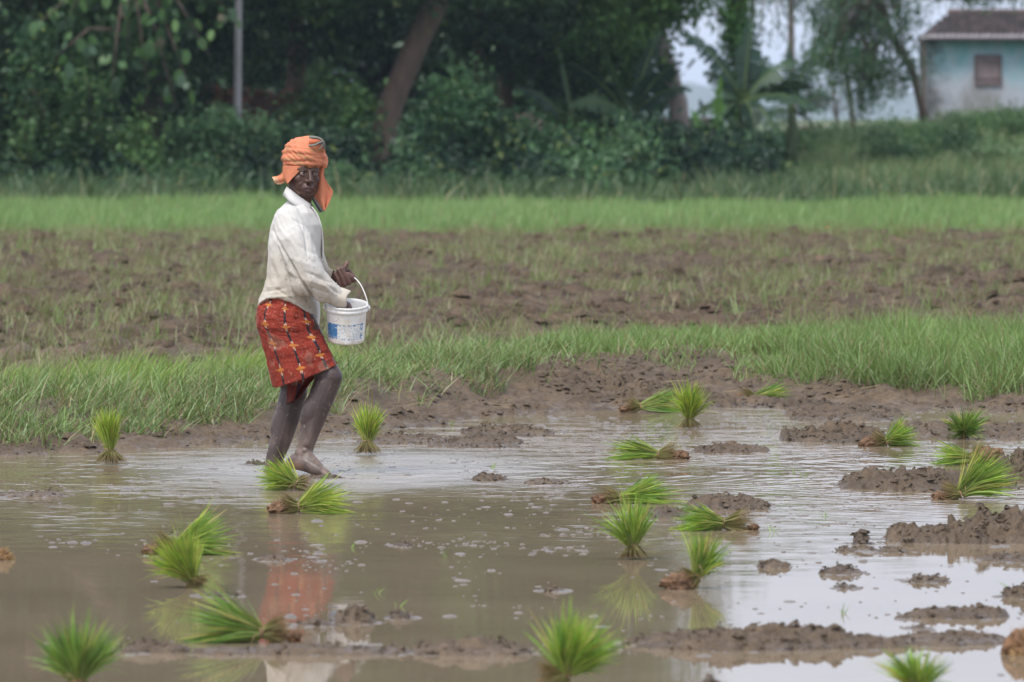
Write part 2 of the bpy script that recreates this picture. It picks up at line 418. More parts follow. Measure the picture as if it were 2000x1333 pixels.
# low hills on the horizon
def hills():
    m = NM('far_hill'); c = m.ramp(m.noise(0.004, 5), [(0.35, (0.045, 0.065, 0.05)), (0.65, (0.075, 0.09, 0.06))])
    mat = m.done(m.prin(c, 0.95))
    n = 700; xs = np.linspace(-1500, 1800, n)
    top = -3 + 22 * fbm2(xs / 30, xs * 0, 5, 5) + 9 * sstep(150, 330, xs) * (1 - sstep(480, 900, xs)) + 5 * sstep(-600, -200, xs)
    V = []; 
    for k, (yy, f) in enumerate(((5200, 0), (5500, .6), (5800, 1.0), (6300, .7), (6800, 0))):
        for x, t in zip(xs, top): V.append((x, yy + 60 * math.sin(x / 90 + k), -30 + (t + 27) * f - 1.0 * (f == 0)))
    i = np.arange(4)[:, None] * n + np.arange(n - 1)[None, :]
    F = np.stack([i, i + 1, i + n + 1, i + n], -1).reshape(-1, 4)
    tag(mesh_np('hills', V, F, mat), kind='structure')
hills()

# ------------------------------------------------------------------ blades
def blades(B, D, K, L, Wd, wid, nseg, c0, c1, taper=1.6):
    """B base, D unit direction, K curvature vector, L length, Wd width direction; c0/c1 colours base/tip"""
    N = len(B); t = np.linspace(0, 1, nseg + 1)
    C = B[:, None] + D[:, None] * (L[:, None] * t)[..., None] + K[:, None] * (L[:, None] * t * t)[..., None]
    ww = (wid[:, None] * (1 - t[None] ** taper * 0.97) * (0.65 + 0.35 * np.minimum(1, t[None] * 3)))[..., None] * Wd[:, None] * 0.5
    V = np.stack([C - ww, C + ww], 2).reshape(-1, 3)
    base = (np.arange(N) * (nseg + 1) * 2)[:, None]; r = (np.arange(nseg) * 2)[None]
    a = base + r; F = np.stack([a, a + 1, a + 3, a + 2], -1).reshape(-1, 4)
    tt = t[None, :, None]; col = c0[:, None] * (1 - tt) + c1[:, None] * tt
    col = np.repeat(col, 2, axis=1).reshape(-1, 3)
    return V, F, col
def unit(a): return a / np.maximum(1e-9, np.linalg.norm(a, axis=-1, keepdims=True))
def grass(name, label, X, Y, hgt, wid, lean, leanx, cols, nseg=3, droop=0.5, drygo=0.12, zoff=-0.01, coldry=(0.30, 0.25, 0.13)):
    N = len(X); Z = H(X, Y) + zoff
    B = np.stack([X, Y, Z], -1); a = rng.random(N) * 2 * np.pi; s = rng.random(N) ** 0.7 * lean
    D = unit(np.stack([np.cos(a) * s + leanx, np.sin(a) * s, np.ones(N)], -1))
    K = np.stack([D[:, 0] * droop, D[:, 1] * droop, -droop * 0.55 * (rng.random(N) ** 2) * 1.3], -1)
    L = hgt * (0.45 + 0.75 * rng.random(N))
    p = rng.random(N) * np.pi * 2; Wd = np.stack([np.cos(p), np.sin(p) * .5, np.zeros(N)], -1)
    cols = np.array(cols); k = rng.integers(0, len(cols), N); mixv = rng.random((N, 1))
    c1 = cols[k] * mixv + cols[(k + 1) % len(cols)] * (1 - mixv); c1 = c1 * (0.8 + 0.4 * rng.random((N, 1)))
    dry = rng.random(N) < drygo; c1[dry] = np.array(coldry) * (0.7 + 0.6 * rng.random((dry.sum(), 1)))
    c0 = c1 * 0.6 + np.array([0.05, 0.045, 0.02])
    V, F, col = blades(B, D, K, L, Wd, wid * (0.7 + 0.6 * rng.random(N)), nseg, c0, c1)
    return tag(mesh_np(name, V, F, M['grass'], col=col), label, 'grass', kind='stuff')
def scatter(n, x0, x1, y0, y1, dens):
    X = rng.uniform(x0, x1, n); Y = rng.uniform(y0, y1, n); k = rng.random(n) < dens(X, Y); return X[k], Y[k]
# front bund
def bund_d(x, y): return y - shore(x) - shelf(x)
def dens_left(x, y):
    d = bund_d(x, y); c = fbm2(x * 4, y * 2.2, 3, 101)
    return sstep(0.0, 0.7, d + (c - .5) * 1.6) * (1 - sstep(3.4, 5.0, d)) * (1 - .6 * sstep(2.2, 3.0, d) * (x < -.9)) * (0.12 + 1.3 * sstep(0.38, 0.62, c)) * (1 - sstep(0.0, 0.45, x) * (1 - sstep(1.5, 2.0, x)) * (d < 1.9))
G1 = [(0.13, 0.235, 0.055), (0.20, 0.32, 0.09), (0.07, 0.14, 0.04), (0.23, 0.32, 0.12)]
X, Y = scatter(150000, -4.6, 0.6, 43, 57, dens_left)
grass('bund_grass', 'grey green grass growing thickly on the mud bund behind the wader', X, Y, 0.165 * (0.35 + 1.3 * fbm2(X * 2.5, Y * 1.6, 3, 7)), 0.0085, 0.95, 0.12, G1, 3, 0.6, 0.20)
def dens_right(x, y):
    d = bund_d(x, y); c = fbm2(x * 4, y * 2.2, 3, 111)
    a = sstep(0.1, 1.0, d + (c - .5) * 1.6) * (1 - sstep(5.5, 7.5, d)) * (0.15 + 1.2 * sstep(0.35, 0.6, c))
    return a * sstep(-0.2, 0.8, x) * np.where((x < 1.35) & (d < 1.9), 0.14, 1)
G2 = [(0.15, 0.27, 0.058), (0.21, 0.33, 0.085), (0.12, 0.22, 0.055), (0.19, 0.28, 0.09)]
X, Y = scatter(260000, -0.6, 5.0, 50, 63, dens_right)
grass('bund_grass', 'taller fresh green grass on the right of the bund above the mud shore', X, Y, (0.13 + 0.12 * sstep(0.5, 3.2, X)) * (0.4 + 1.2 * fbm2(X * 2.5, Y * 1.6, 3, 8)), 0.008, 0.75, 0.05, G2, 3, 0.5, 0.12)
# bright rice leaning right, behind the left bund
X, Y = scatter(95000, -5.5, -0.35, 44, 58, lambda x, y: sstep(1.7, 2.9, bund_d(x, y) + (fbm2(x * 2, y, 3, 55) - .5) * 1.5) * (1 - sstep(4.2, 5.6, bund_d(x, y))) * (1 - sstep(-1.6, -0.8, x)) * (0.2 + sstep(.35, .6, fbm2(x * 3, y * 2, 3, 5))))
grass('rice_seedbed', 'bright yellow green rice leaning right in the wind behind the left bund', X, Y, 0.19 * (.5 + fbm2(X * 2.5, Y * 1.5, 3, 57)), 0.0075, 0.4, 0.45, [(0.22, 0.36, 0.06), (0.29, 0.40, 0.08), (0.15, 0.28, 0.055)], 3, 0.35, 0.06, coldry=(.42, .36, .12))
# far strip of bright grass, then darker rough grass to the right
X, Y = scatter(150000, -11, 12, 112.5, 146, lambda x, y: sstep(112.6, 117, y + (fbm2(x * 1.0, y * .4, 3, 6) - .5) * 9) * (0.35 + 0.65 * sstep(.3, .55, fbm2(x * 1.5, y, 3, 15))))
grass('rice_strip', 'pale green strip of young rice across the far side of the ploughed field', X, Y, 0.26 * (0.45 + 1.1 * fbm2(X * 1.3, Y * .5, 3, 3)), 0.017, 0.35, 0.08, [(0.18, 0.31, 0.09), (0.25, 0.39, 0.13), (0.14, 0.26, 0.08)], 2, 0.3, 0.08)
X, Y = scatter(130000, -1, 22, 144, 214, lambda x, y: sstep(.8, 2.4, x - (y - 150) * .02 + (fbm2(x * .5, y * .3, 3, 9) - .5) * 2.5) * (0.4 + .6 * sstep(.35, .6, fbm2(x * .8, y * .4, 3, 19))))
grass('rough_grass', 'darker rough grass rising to the house on the right', X, Y, 0.32 * (0.5 + fbm2(X, Y * .6, 3, 13)), 0.026, 0.6, 0.0, [(0.08, 0.17, 0.055), (0.12, 0.22, 0.075), (0.10, 0.18, 0.065), (0.19, 0.24, 0.11)], 2, 0.4, 0.08)
# sparse weeds on the ploughed field
def dens_field(x, y):
    c = fbm2(x * 1.2, y * .45, 4, 131); e = 0.9 * sstep(104, 114, y) + 0.7 * (1 - sstep(56, 63, y))
    c2 = vn2(x * 4, y * 2.0, 17)
    return np.clip(sstep(.42, .60, c) * 0.9 + e + .25 * sstep(-1, -4, x), 0.08, 1) * sstep(.42, .7, c2)
X, Y = scatter(350000, -8.5, 8.5, 52, 115, lambda x, y: dens_field(x, y) * sstep(3.0, 4.5, bund_d(x, y)))
grass('field_weeds', 'thin olive tufts of grass scattered over the ploughed brown soil', X, Y, 0.20 * (0.4 + fbm2(X * 2, Y, 3, 23)), 0.0095, 0.6, 0.06, [(0.18, 0.22, 0.08), (0.16, 0.25, 0.075), (0.24, 0.25, 0.11)], 2, 0.45, 0.22, coldry=(.27, .22, .12))
# a few taller tufts
tx = rng.uniform(-7, 7, 120); ty = rng.uniform(60, 110, 120); n = 26
X = np.repeat(tx, n) + rng.normal(0, .05, 120 * n); Y = np.repeat(ty, n) + rng.normal(0, .05, 120 * n)
grass('field_tufts', 'taller single green tufts standing in the ploughed field', X, Y, 0.30 * np.repeat(rng.uniform(.5, 1.1, 120), n), 0.010, 0.45, 0.05, [(0.18, 0.27, 0.07), (0.2, 0.3, 0.09)], 3, 0.4, 0.12)

# loose clods on the ploughed field and crumbs on the shore, too many to count
def crumbs(name, label, X, Y, size, mat, sq=.7):
    N = len(X); rg = rng; Z = H(X, Y); u = unit(np.array([(1, 0, .1), (.5, .87, 0), (-.5, .87, .1), (-1, 0, 0), (-.5, -.87, .1), (.5, -.87, 0), (.5, .3, .8), (-.5, .4, .8), (0, -.6, .8), (0, 0, -1.)]))
    F0 = np.array([(0, 1, 6), (1, 2, 7), (1, 7, 6), (2, 3, 7), (3, 4, 8), (3, 8, 7), (4, 5, 8), (5, 0, 6), (5, 6, 8), (6, 7, 8)])
    a = rg.random(N) * 6.28; V = u[None] * (.6 + .7 * rg.random((N, 10, 1))); ca, sa = np.cos(a)[:, None], np.sin(a)[:, None]
    V = np.stack([V[..., 0] * ca - V[..., 1] * sa, V[..., 0] * sa + V[..., 1] * ca, V[..., 2] * sq], -1) * size[:, None, None]
    V = V + np.stack([X, Y, Z], -1)[:, None]; F = (F0[None] + (np.arange(N) * 10)[:, None, None]).reshape(-1, 3)
    return tag(mesh_np(name, V.reshape(-1, 3), F, M[mat]), label, 'soil clods', kind='stuff')
X, Y = scatter(46000, -8, 8, 54, 114, lambda x, y: sstep(.38, .62, fbm2(x * .9, y * .5, 3, 201)) * sstep(3.6, 4.6, bund_d(x, y)))
crumbs('field_clods', 'loose brown clods of earth all over the ploughed field', X, Y, .018 + .085 * rng.random(len(X)) ** 3.5, 'field')
X, Y = scatter(60000, -3.6, 3.8, 44, 57, lambda x, y: sstep(-1.0, .1, y - shore(x)) * (1 - sstep(.8, 2.4, bund_d(x, y))) * sstep(.4, .6, fbm2(x * 2.5, y * 1.5, 3, 203)))
crumbs('shore_crumbs', 'small crumbs of wet mud strewn along the shore', X, Y, .005 + .028 * rng.random(len(X)) ** 3.5, 'heap')
# ------------------------------------------------------------------ mud heaps, clods and scum in the water
HEAPS = []
def lumps(P0, size, rs):
    N = len(P0); u = unit(np.array([(1, 0, .1), (.5, .87, 0), (-.5, .87, .1), (-1, 0, 0), (-.5, -.87, .1), (.5, -.87, 0), (.5, .3, .8), (-.5, .4, .8), (0, -.6, .8), (0, 0, -1.)]))
    a = rs.random(N) * 6.28; V = u[None] * (.55 + .8 * rs.random((N, 10, 1))); ca, sa = np.cos(a)[:, None], np.sin(a)[:, None]
    V = np.stack([V[..., 0] * ca - V[..., 1] * sa, V[..., 0] * sa + V[..., 1] * ca, V[..., 2] * .75], -1) * size[:, None, None] + P0[:, None]
    F = (np.array([(0, 1, 7, 6), (1, 2, 3, 7), (3, 4, 8, 7), (4, 5, 6, 8), (5, 9, 0, 6), (8, 6, 7, 3)])[:5][None] + (np.arange(N) * 10)[:, None, None]).reshape(-1, 4)
    return V.reshape(-1, 3), F
def heap(px0, px1, pyb, hpx, label, seed, kind='heap', name='mud_ridge', group='mud heaps standing out of the water', depth=None, rough=1.0, cat='mud', z0=0.0):
    a = G(px0, pyb, z0); b = G(px1, pyb, z0); c = (a + b) / 2; w = abs(b.x - a.x) / 2 * 1.06
    sc = F_PX / c.y; h = hpx / sc; d = depth if depth else max(0.07, min(0.55, w * 0.55 + h))
    cell = 0.006 if w < .2 else 0.010
    nx = int(min(150, max(24, 2 * w / cell))); ny = int(min(80, max(16, 2 * d / (cell * 1.4))))
    X, Y = np.meshgrid(np.linspace(-1.05, 1.05, nx), np.linspace(-1.05, 1.05, ny))
    wx, wy = X * w, Y * d
    s = seed * 13.7
    rr = np.sqrt(X ** 2 + Y ** 2) + (fbm2(wx * 5 + s, wy * 5, 4, seed) - .5) * 0.95 + (fbm2(wx * 22 + s, wy * 18, 2, seed + 3) - .5) * .3
    env = np.clip(1.05 - rr, 0, 1) ** 0.7 * sstep(1.04, .90, np.abs(X)) * sstep(1.04, .88, np.abs(Y))
    dm = domes(wx + s, wy, max(.03, min(.075, w * .5)), seed, .8) * .6 + domes(wx + s, wy, .026, seed + 1, .8) * .4
    cl = np.clip(ridge2(wx * 9 + s, wy * 9, 3, seed + 5) * 1.2, 0, 1.2); lump = fbm2(wx * 7 + s, wy * 7, 4, seed + 9, .6)
    z = h * env ** .6 * (0.22 + .42 * np.clip((lump - 0.3) * 2.2, 0, 1.2) + .58 * dm * np.clip(lump * 2 - .2, .3, 1.2))
    z = np.maximum(z, .004 * np.clip(1.35 - rr, -.5, .4) * sstep(1.05, .9, np.abs(X)) * sstep(1.05, .9, np.abs(Y)))
    z = z + h * 0.30 * (fbm2(wx * 60 + s, wy * 55, 2, seed + 2) - .5) * (env > 0) * rough - 0.012 * (1 - sstep(0.0, 0.12, env)) - 0.001
    V = np.stack([wx, wy, z], -1).reshape(-1, 3)
    i = np.arange(ny - 1)[:, None] * nx + np.arange(nx - 1)[None, :]
    ov = .25 * h * env.reshape(-1)
    V[:, 0] += ov * (fbm2(wx.ravel() * 18 + s, wy.ravel() * 18 + z.ravel() * 30, 3, seed + 20) - .5) * 2.5
    V[:, 1] += ov * (fbm2(wx.ravel() * 18 - s, wy.ravel() * 18 + z.ravel() * 30, 3, seed + 21) - .5) * 2.5
    F = np.stack([i, i + 1, i + nx + 1, i + nx], -1).reshape(-1, 4)
    keep = (V[F][:, :, 2].max(1) > -0.011); F = F[keep]
    used = np.unique(F); mp = -np.ones(len(V), int); mp[used] = np.arange(len(used)); V = V[used]; F = mp[F]
    # lumps sitting on and round the heap
    zr = z.ravel(); er = env.ravel(); nl = int(min(420, 30 + 2 * w * d * 900)); rs = np.random.default_rng(seed + 60)
    cand = np.where(er > .04)[0]; k = rs.choice(cand, nl); sz = (.0035 + .014 * rs.random(nl) ** 2.2) * min(1.25, .55 + h * 9)
    P0 = np.stack([wx.ravel()[k], wy.ravel()[k], np.maximum(zr[k], 0)], -1) + rs.normal(0, .004, (nl, 3))
    LV, LF = lumps(P0, sz, rs)
    V = np.concatenate([V, LV]); F = np.concatenate([F, LF + len(V) - len(LV)])
    if z0:                                   # on the bank the heap follows the ground under it
        V[:, 2] = np.maximum(V[:, 2], -.01) + H(V[:, 0] + c.x, V[:, 1] + c.y, False) - z0 - .012 + np.where(V[:, 2] < .003, -.05, 0)
    if not z0: HEAPS.append((c.x, c.y, w, d))
    o = mesh_np(name, V, F, M[kind]); o.location = (c.x, c.y, z0)
    return tag(o, label, cat, group)
HG = 'mud heaps standing out of the water'
heap(1245, 1760, 1262, 46, 'long lumpy ridge of brown mud across the lower right water', 1, depth=.30)
heap(1735, 1985, 1255, 26, 'lower broken mud ridge continuing right of the long ridge, beside the edge root clod', 2, depth=.2)
heap(380, 790, 1275, 24, 'low mud strip under the large lying bundle at lower left', 3, depth=.16)
heap(810, 1045, 1276, 30, 'short lumpy mud strip left of the bottom centre bundle', 4, depth=.15)
heap(225, 370, 1272, 24, 'small mud strip left of the large lying bundle', 5, depth=.12)
heap(655, 730, 1217, 34, 'dark pointed mud clod right of the white bucket reflection', 6, name='mud_clod')
heap(580, 660, 1222, 20, 'flat mud clod just left of the pointed dark clod', 7, name='mud_clod')
heap(762, 800, 1208, 20, 'small mud clod with a green sprig, alone in the lower middle water', 8, name='mud_clod')
heap(1850, 2070, 1052, 72, 'tall cracked mud heap at the right edge of the water', 9, depth=.45)
heap(1735, 1880, 1054, 44, 'blocky mud clods joined left of the tall right edge heap', 10, depth=.3)
heap(1664, 1698, 1062, 32, 'single round mud clod standing left of the blocky clods', 11, name='mud_clod')
heap(1635, 1675, 1076, 13, 'flat little clod below the single round clod', 12, name='mud_clod')
heap(1700, 1780, 1078, 12, 'thin crumbs of mud below the blocky clods', 13, name='mud_clod')
heap(1530, 1725, 858, 34, 'mud ridge in the middle right water left of the root up bundle', 14, depth=.5)
heap(1650, 1975, 950, 42, 'broad mud ridge below the brown root clod at right', 15, depth=.6)
heap(1950, 2090, 934, 56, 'mud heap at the right edge beside the brown root clod', 16, depth=.5)
heap(1345, 1500, 990, 30, 'mud patch above the lying bundle whose leaves point left', 17, depth=.35)
heap(1262, 1345, 1008, 24, 'mud patch right of the standing bundle in the right centre', 18, depth=.3)
heap(1358, 1500, 881, 20, 'thin mud strip right of the bundle lying with roots right', 19, depth=.3)
heap(922, 988, 938, 24, 'lone brown clod in the middle of the water', 20, name='mud_clod')
heap(1022, 1118, 945, 13, 'two low mud crumbs right of the lone brown clod', 21, name='mud_clod')
heap(1600, 1682, 1120, 20, 'low round mud clod in the right centre water', 22, name='mud_clod')
heap(1480, 1540, 1108, 20, 'small mud peak right of the leaning bundle on its clod', 23, name='mud_clod')
heap(1775, 1850, 1136, 18, 'small mud clod in the bright sky reflection at right', 24, name='mud_clod')
heap(1898, 2040, 1094, 18, 'thin mud strip at the right edge under the tall heap', 25, depth=.15)
heap(1745, 1970, 1204, 28, 'broken mud strip in the sky reflection above the right ridge', 26, depth=.18)
heap(1630, 1670, 1148, 9, 'tiny mud crumb above the long lumpy ridge', 27, name='mud_clod')
heap(1780, 1806, 1228, 14, 'tiny mud crumb between the two right mud strips', 28, name='mud_clod')
heap(1960, 2040, 1165, 30, 'mud tuft with straw at the right edge', 29, name='mud_clod')
heap(1370, 1402, 1340, 30, 'mud clod cut by the bottom edge of the picture', 30, name='mud_clod')
heap(478, 520, 908, 14, 'small splashed mud clump behind the far foot', 31, name='mud_clod')
heap(604, 668, 934, 9, 'smear of mud pushed up by the toes of the near foot', 47, name='mud_clod', depth=.09)
heap(545, 582, 914, 18, 'mud clump stuck at the heel between the two feet', 48, name='mud_clod', depth=.07)
heap(0, 120, 968, 10, 'thin line of mud at the left edge of the water', 32, depth=.2)
heap(388, 462, 1164, 17, 'small mud clod right of the bundle leaning left', 33, name='mud_clod')
heap(330, 370, 1045, 14, 'dark mud crumb behind the bundle lying at left', 34, name='mud_clod')
heap(770, 800, 1066, 12, 'dark mud crumb in the middle of the water left of the tied bundles', 35, name='mud_clod')
heap(500, 570, 1095, 12, 'low mud crumb in front of the man by his reflection', 36, name='mud_clod')
heap(1060, 1100, 1155, 14, 'small dark mud crumb left of the reflected seedlings', 37, name='mud_clod')
heap(840, 1020, 868, 14, 'flat mud shelf stretching from the shore right of the standing bundle', 38, depth=.5)
heap(900, 1080, 848, 20, 'crumbly mud strip off the middle shore', 39, depth=.5)
heap(700, 860, 862, 16, 'crumbly mud strip right of the standing bundle beside the man', 40, depth=.4)
heap(1540, 1760, 812, 20, 'muddy shoal below the right shore', 41, depth=.8)
heap(1750, 2050, 846, 22, 'muddy shoal behind the green drooping bundle at far right', 42, depth=1.0)
heap(1175, 1320, 752, 44, 'dark pile of dug clods on the bank behind the tall bright bundle, left part', 43, z0=.10, depth=.5)
heap(1290, 1440, 762, 38, 'dark pile of dug clods on the bank behind the tall bright bundle, right part', 44, z0=.09, depth=.5)
heap(1450, 1650, 768, 26, 'low row of clods on the bank above the bundle with reddish roots', 45, z0=.08, depth=.4)
heap(1060, 1190, 752, 26, 'smooth shouldered mud heap at the left end of the bank ridge', 46, z0=.09, depth=.5, rough=.5)
# floating scum: crumbs and films too many to count
def scum():
    near = []
    for (hx, hy, hw, hd) in HEAPS:                # crumbs breaking away from the edges of the heaps
        for k in range(int(14 + 60 * hw)):
            t = random.random() * 6.28; rr = random.gauss(1.05, .22); near.append((hx + math.cos(t) * hw * rr * 1.1, hy + math.sin(t) * hd * rr * 1.3))
    bands = [(1060, 15, 40, 1420, 90), (1080, 10, 200, 900, 60), (1120, 18, 900, 1450, 60), (1205, 8, 420, 1300, 60), (1265, 10, 0, 1300, 50), (1160, 50, 50, 1700, 110),
             (1010, 30, 700, 1700, 130), (960, 40, 900, 1800, 260), (900, 40, 150, 1900, 330), (865, 30, 600, 2000, 500), (830, 20, 1000, 2000, 300), (1110, 60, 1400, 2000, 70), (1240, 45, 1700, 2000, 50), (960, 14, 0, 500, 60),
             (1075, 5, 990, 1160, 60), (1062, 4, 690, 960, 70), (1040, 6, 1080, 1200, 40), (1060, 6, 120, 330, 40), (1100, 10, 500, 700, 60), (885, 12, 450, 560, 40), (915, 10, 620, 720, 30)]
    V = []; F = []; spots = []
    for (py, sp, x0, x1, n) in bands:
        cl = [random.uniform(x0, x1) for _ in range(max(3, n // 9))]
        for k in range(int(n * (.6 if py > 1000 else 1.0))):
            x = random.uniform(x0, x1) if random.random() < .35 else random.gauss(random.choice(cl), 26); y = min(1332, max(800, random.gauss(py, sp)))
            g = G(x, y); spots.append((g.x, g.y, py))
    spots += [(a, b, 999) for a, b in near]
    if True:
        for k, (gx_, gy_, py) in enumerate(spots):
            g = Vector((gx_, gy_, 0)); r = min(0.034, 0.003 + random.expovariate(1 / 0.0085)); hgt = 0.0015 + r * random.uniform(.03, .22) * random.random()
            m = 9; b = len(V); ph = random.random() * 6
            V.append((g.x, g.y, hgt + 0.001))
            for q in range(m):
                t = q * 2 * math.pi / m; rr = r * (0.55 + .8 * vn2(np.array([math.cos(t) * 1.7 + k]), np.array([math.sin(t) * 1.7 + py]))[0])
                V.append((g.x + math.cos(t) * rr * .6, g.y + math.sin(t) * rr * 1.2, hgt * random.uniform(.4, 1.1) + .001))
            for q in range(m):
                t = q * 2 * math.pi / m; rr = r * (0.55 + .8 * vn2(np.array([math.cos(t) * 1.7 + k]), np.array([math.sin(t) * 1.7 + py]))[0])
                V.append((g.x + math.cos(t) * rr, g.y + math.sin(t) * rr * 2.0, -0.002))
            for q in range(m):
                q2 = (q + 1) % m
                F.append((b, b + 1 + q, b + 1 + q2)); F.append((b + 1 + q, b + 1 + m + q, b + 1 + m + q2)); F.append((b + 1 + q, b + 1 + m + q2, b + 1 + q2))
    tag(mesh_np('floating_scum', V, F, M['film'], smooth=True), 'small grey flecks of mud scum floating all over the water', 'scum', kind='stuff')
scum()
# thin sprigs poking out of the water
def sprigs():
    pts = [(425, 1050), (197, 905), (840, 905), (530, 880), (870, 1088), (735, 1160), (1650, 1200), (1510, 1040), (150, 880), (685, 1070), (960, 915), (1290, 862), (1610, 1010), (780, 1185), (880, 830), (1555, 925), (1570, 930), (1970, 1150)]
    Bs = []; 
    for (x, y) in pts:
        g = G(x, y)
        for k in range(random.randint(2, 5)): Bs.append((g.x + random.gauss(0, .008), g.y + random.gauss(0, .02), -0.005))
    B = np.array(Bs); N = len(B); D = unit(np.stack([rng.normal(0.1, .5, N), rng.normal(0, .4, N), np.ones(N)], -1))
    c = np.array([(0.18, 0.3, 0.06)]) * (0.6 + .7 * rng.random((N, 1)))
    V, F, col = blades(B, D, D * np.array([.3, .3, -.3]), rng.uniform(.025, .07, N), np.tile([[1, 0, 0]], (N, 1)), np.full(N, .004), 3, c, c)
    tag(mesh_np('water_sprigs', V, F, M['seedling'], col=col), 'tiny loose green sprigs sticking up out of the shallow water', 'sprigs', kind='stuff')
sprigs()
# dry straw lying on the shore mud
def straw():
    n = 420; X = rng.uniform(-2.8, 3.2, n); Y = shore(X) + rng.uniform(-0.2, 3.0, n); Z = H(X, Y) + .012
    B = np.stack([X, Y, Z], -1); a = rng.random(n) * 2 * np.pi
    D = unit(np.stack([np.cos(a), np.sin(a), rng.uniform(-.1, .35, n)], -1))
    c = np.array([(.30, .22, .13)]) * (.5 + .7 * rng.random((n, 1)))
    V, F, col = blades(B, D, D * 0 + np.array([0, 0, -.15]), rng.uniform(.05, .22, n), np.tile([[0, .3, 1.0]], (n, 1)), np.full(n, .005), 2, c, c)
    tag(mesh_np('dry_straw', V, F, M['grass'], col=col), 'dry straw stems lying on the muddy shore', 'straw', kind='stuff')
straw()
# ------------------------------------------------------------------ rice seedling bundles
def bundle(label, tx, ty, tz, ldir, L, rdir, rl, spread=0.42, n=230, clod=0.0, seed=0, tone=0, rspread=0.5, fan=1.0, tier=0.021):
    if abs(rdir[2]) > .9: rspread = .85
    """tx,ty photograph pixel of the ground under the tie; tz height of the tie; ldir/rdir leaf and root directions"""
    rg = np.random.default_rng(seed + 100); L *= 1.22; rl *= 1.12; spread *= .92; n = int(n * 1.35)
    g = G(tx, ty)
    for _ in range(4):                          # bundles on the shore stand on the mud, not at water level
        zg = max(0.0, float(H(np.array([g.x]), np.array([g.y]), True)[0]) + .008) if ty < 830 else 0.0; g = G(tx, ty, zg)
    root = empty('seedling_bundle', (g.x, g.y, zg), label, 'rice seedlings', 'tied bundles of rice seedlings standing and lying in the flooded paddy')
    T = np.array([0, 0, tz]); ld = np.array(Vector(ldir).normalized()); rd = np.array(Vector(rdir).normalized())
    def frame(d):
        a = np.cross(d, [0.13, .9, .21]); a /= np.linalg.norm(a); return a, np.cross(d, a)
    # leaves
    a, b = frame(ld); nk = 10; pk = rg.random(nk) * 2 * np.pi; rk = np.sqrt(rg.random(nk)) * .95; ck = np.stack([np.cos(pk) * rk, np.sin(pk) * rk], 1)
    ki = rg.integers(0, nk, n); o2 = ck[ki] + rg.normal(0, .24, (n, 2)); r = np.minimum(1.3, np.hypot(o2[:, 0], o2[:, 1])); off = o2[:, :1] * a + o2[:, 1:] * b
    B = T + off * tier * 0.9
    D = unit(ld + off * spread * fan + rg.normal(0, .10, (n, 3)))
    K = off * 0.16 + np.stack([np.zeros(n), np.zeros(n), -0.08 - .55 * rg.random(n) ** 3.5 * r], -1) + rg.normal(0, .07, (n, 3)) + (rg.normal(0, .05, (nk, 3)))[ki]
    Ls = L * (0.5 + 0.6 * rg.random(n) ** .7) * (1.06 - .22 * r) * (.88 + .24 * rg.random(nk))[ki]
    end = B + D * Ls[:, None] + K * Ls[:, None]; low = end[:, 2] < 0.004
    K[low, 2] += (0.004 - end[low, 2]) / Ls[low]; B[:, 2] = np.maximum(B[:, 2], 0.004)
    W = unit(np.cross(D, rg.normal(0, 1, (n, 3)) + np.array([0, -1.2, 0])))
    pal = np.array([[(0.12, 0.27, 0.022), (0.20, 0.37, 0.03), (0.06, 0.16, 0.018), (0.30, 0.42, 0.05)],
                    [(0.21, 0.36, 0.028), (0.30, 0.44, 0.035), (0.11, 0.23, 0.022), (0.38, 0.44, 0.06)],
                    [(0.065, 0.185, 0.025), (0.11, 0.26, 0.032), (0.03, 0.095, 0.015), (0.18, 0.32, 0.045)]][tone])
    k = rg.integers(0, 4, n); c1 = pal[k] * (.7 + .6 * rg.random((n, 1))) * (.75 + .5 * rg.random(nk))[ki][:, None]
    yel = rg.random(n) < .11; c1[yel] = np.array([.50, .42, .12]) * (.7 + .5 * rg.random((yel.sum(), 1)))
    c0 = np.array([[.34, .38, .12]]) * (.6 + .5 * rg.random((n, 1))) * .7 + c1 * .3
    V, F, col = blades(B, D, K, Ls, W, rg.uniform(.0042, .0075, n), 4, c0, c1, 2.2)
    tag(mesh_np('leaves', V, F, M['seedling'], root, col), kind='stuff')
    # pale stems and roots on the other side of the tie
    m = int(n * .8); a, b = frame(rd); ph = rg.random(m) * 2 * np.pi; r = np.sqrt(rg.random(m)); off = (np.cos(ph) * r)[:, None] * a + (np.sin(ph) * r)[:, None] * b
    B = T + off * tier * .9; D = unit(rd + off * rspread + rg.normal(0, .13, (m, 3))); Ls = rl * (.5 + .6 * rg.random(m))
    K = off * .15 + rg.normal(0, .06, (m, 3)); end = B + (D + K) * Ls[:, None]; low = end[:, 2] < 0.002; K[low, 2] += (0.002 - end[low, 2]) / Ls[low] * .9
    B[:, 2] = np.maximum(B[:, 2], 0.003)
    W = unit(np.cross(D, rg.normal(0, 1, (m, 3)) + np.array([0, -1, 0])))
    c0 = np.array([[.32, .33, .11]]) * (.4 + .7 * rg.random((m, 1))); c1 = np.array([[.22, .14, .075]]) * (.4 + .9 * rg.random((m, 1)))
    V, F, col = blades(B, D, K, Ls, W, rg.uniform(.0028, .0048, m), 3, c0, c1, 3.0)
    tag(mesh_np('stems', V, F, M['seedling'], root, col), kind='stuff')
    # straw tie
    mb = MB(); d = Vector(ld * .5 - rd * .5).normalized(); a, b = [Vector(v) for v in frame(np.array(d))]
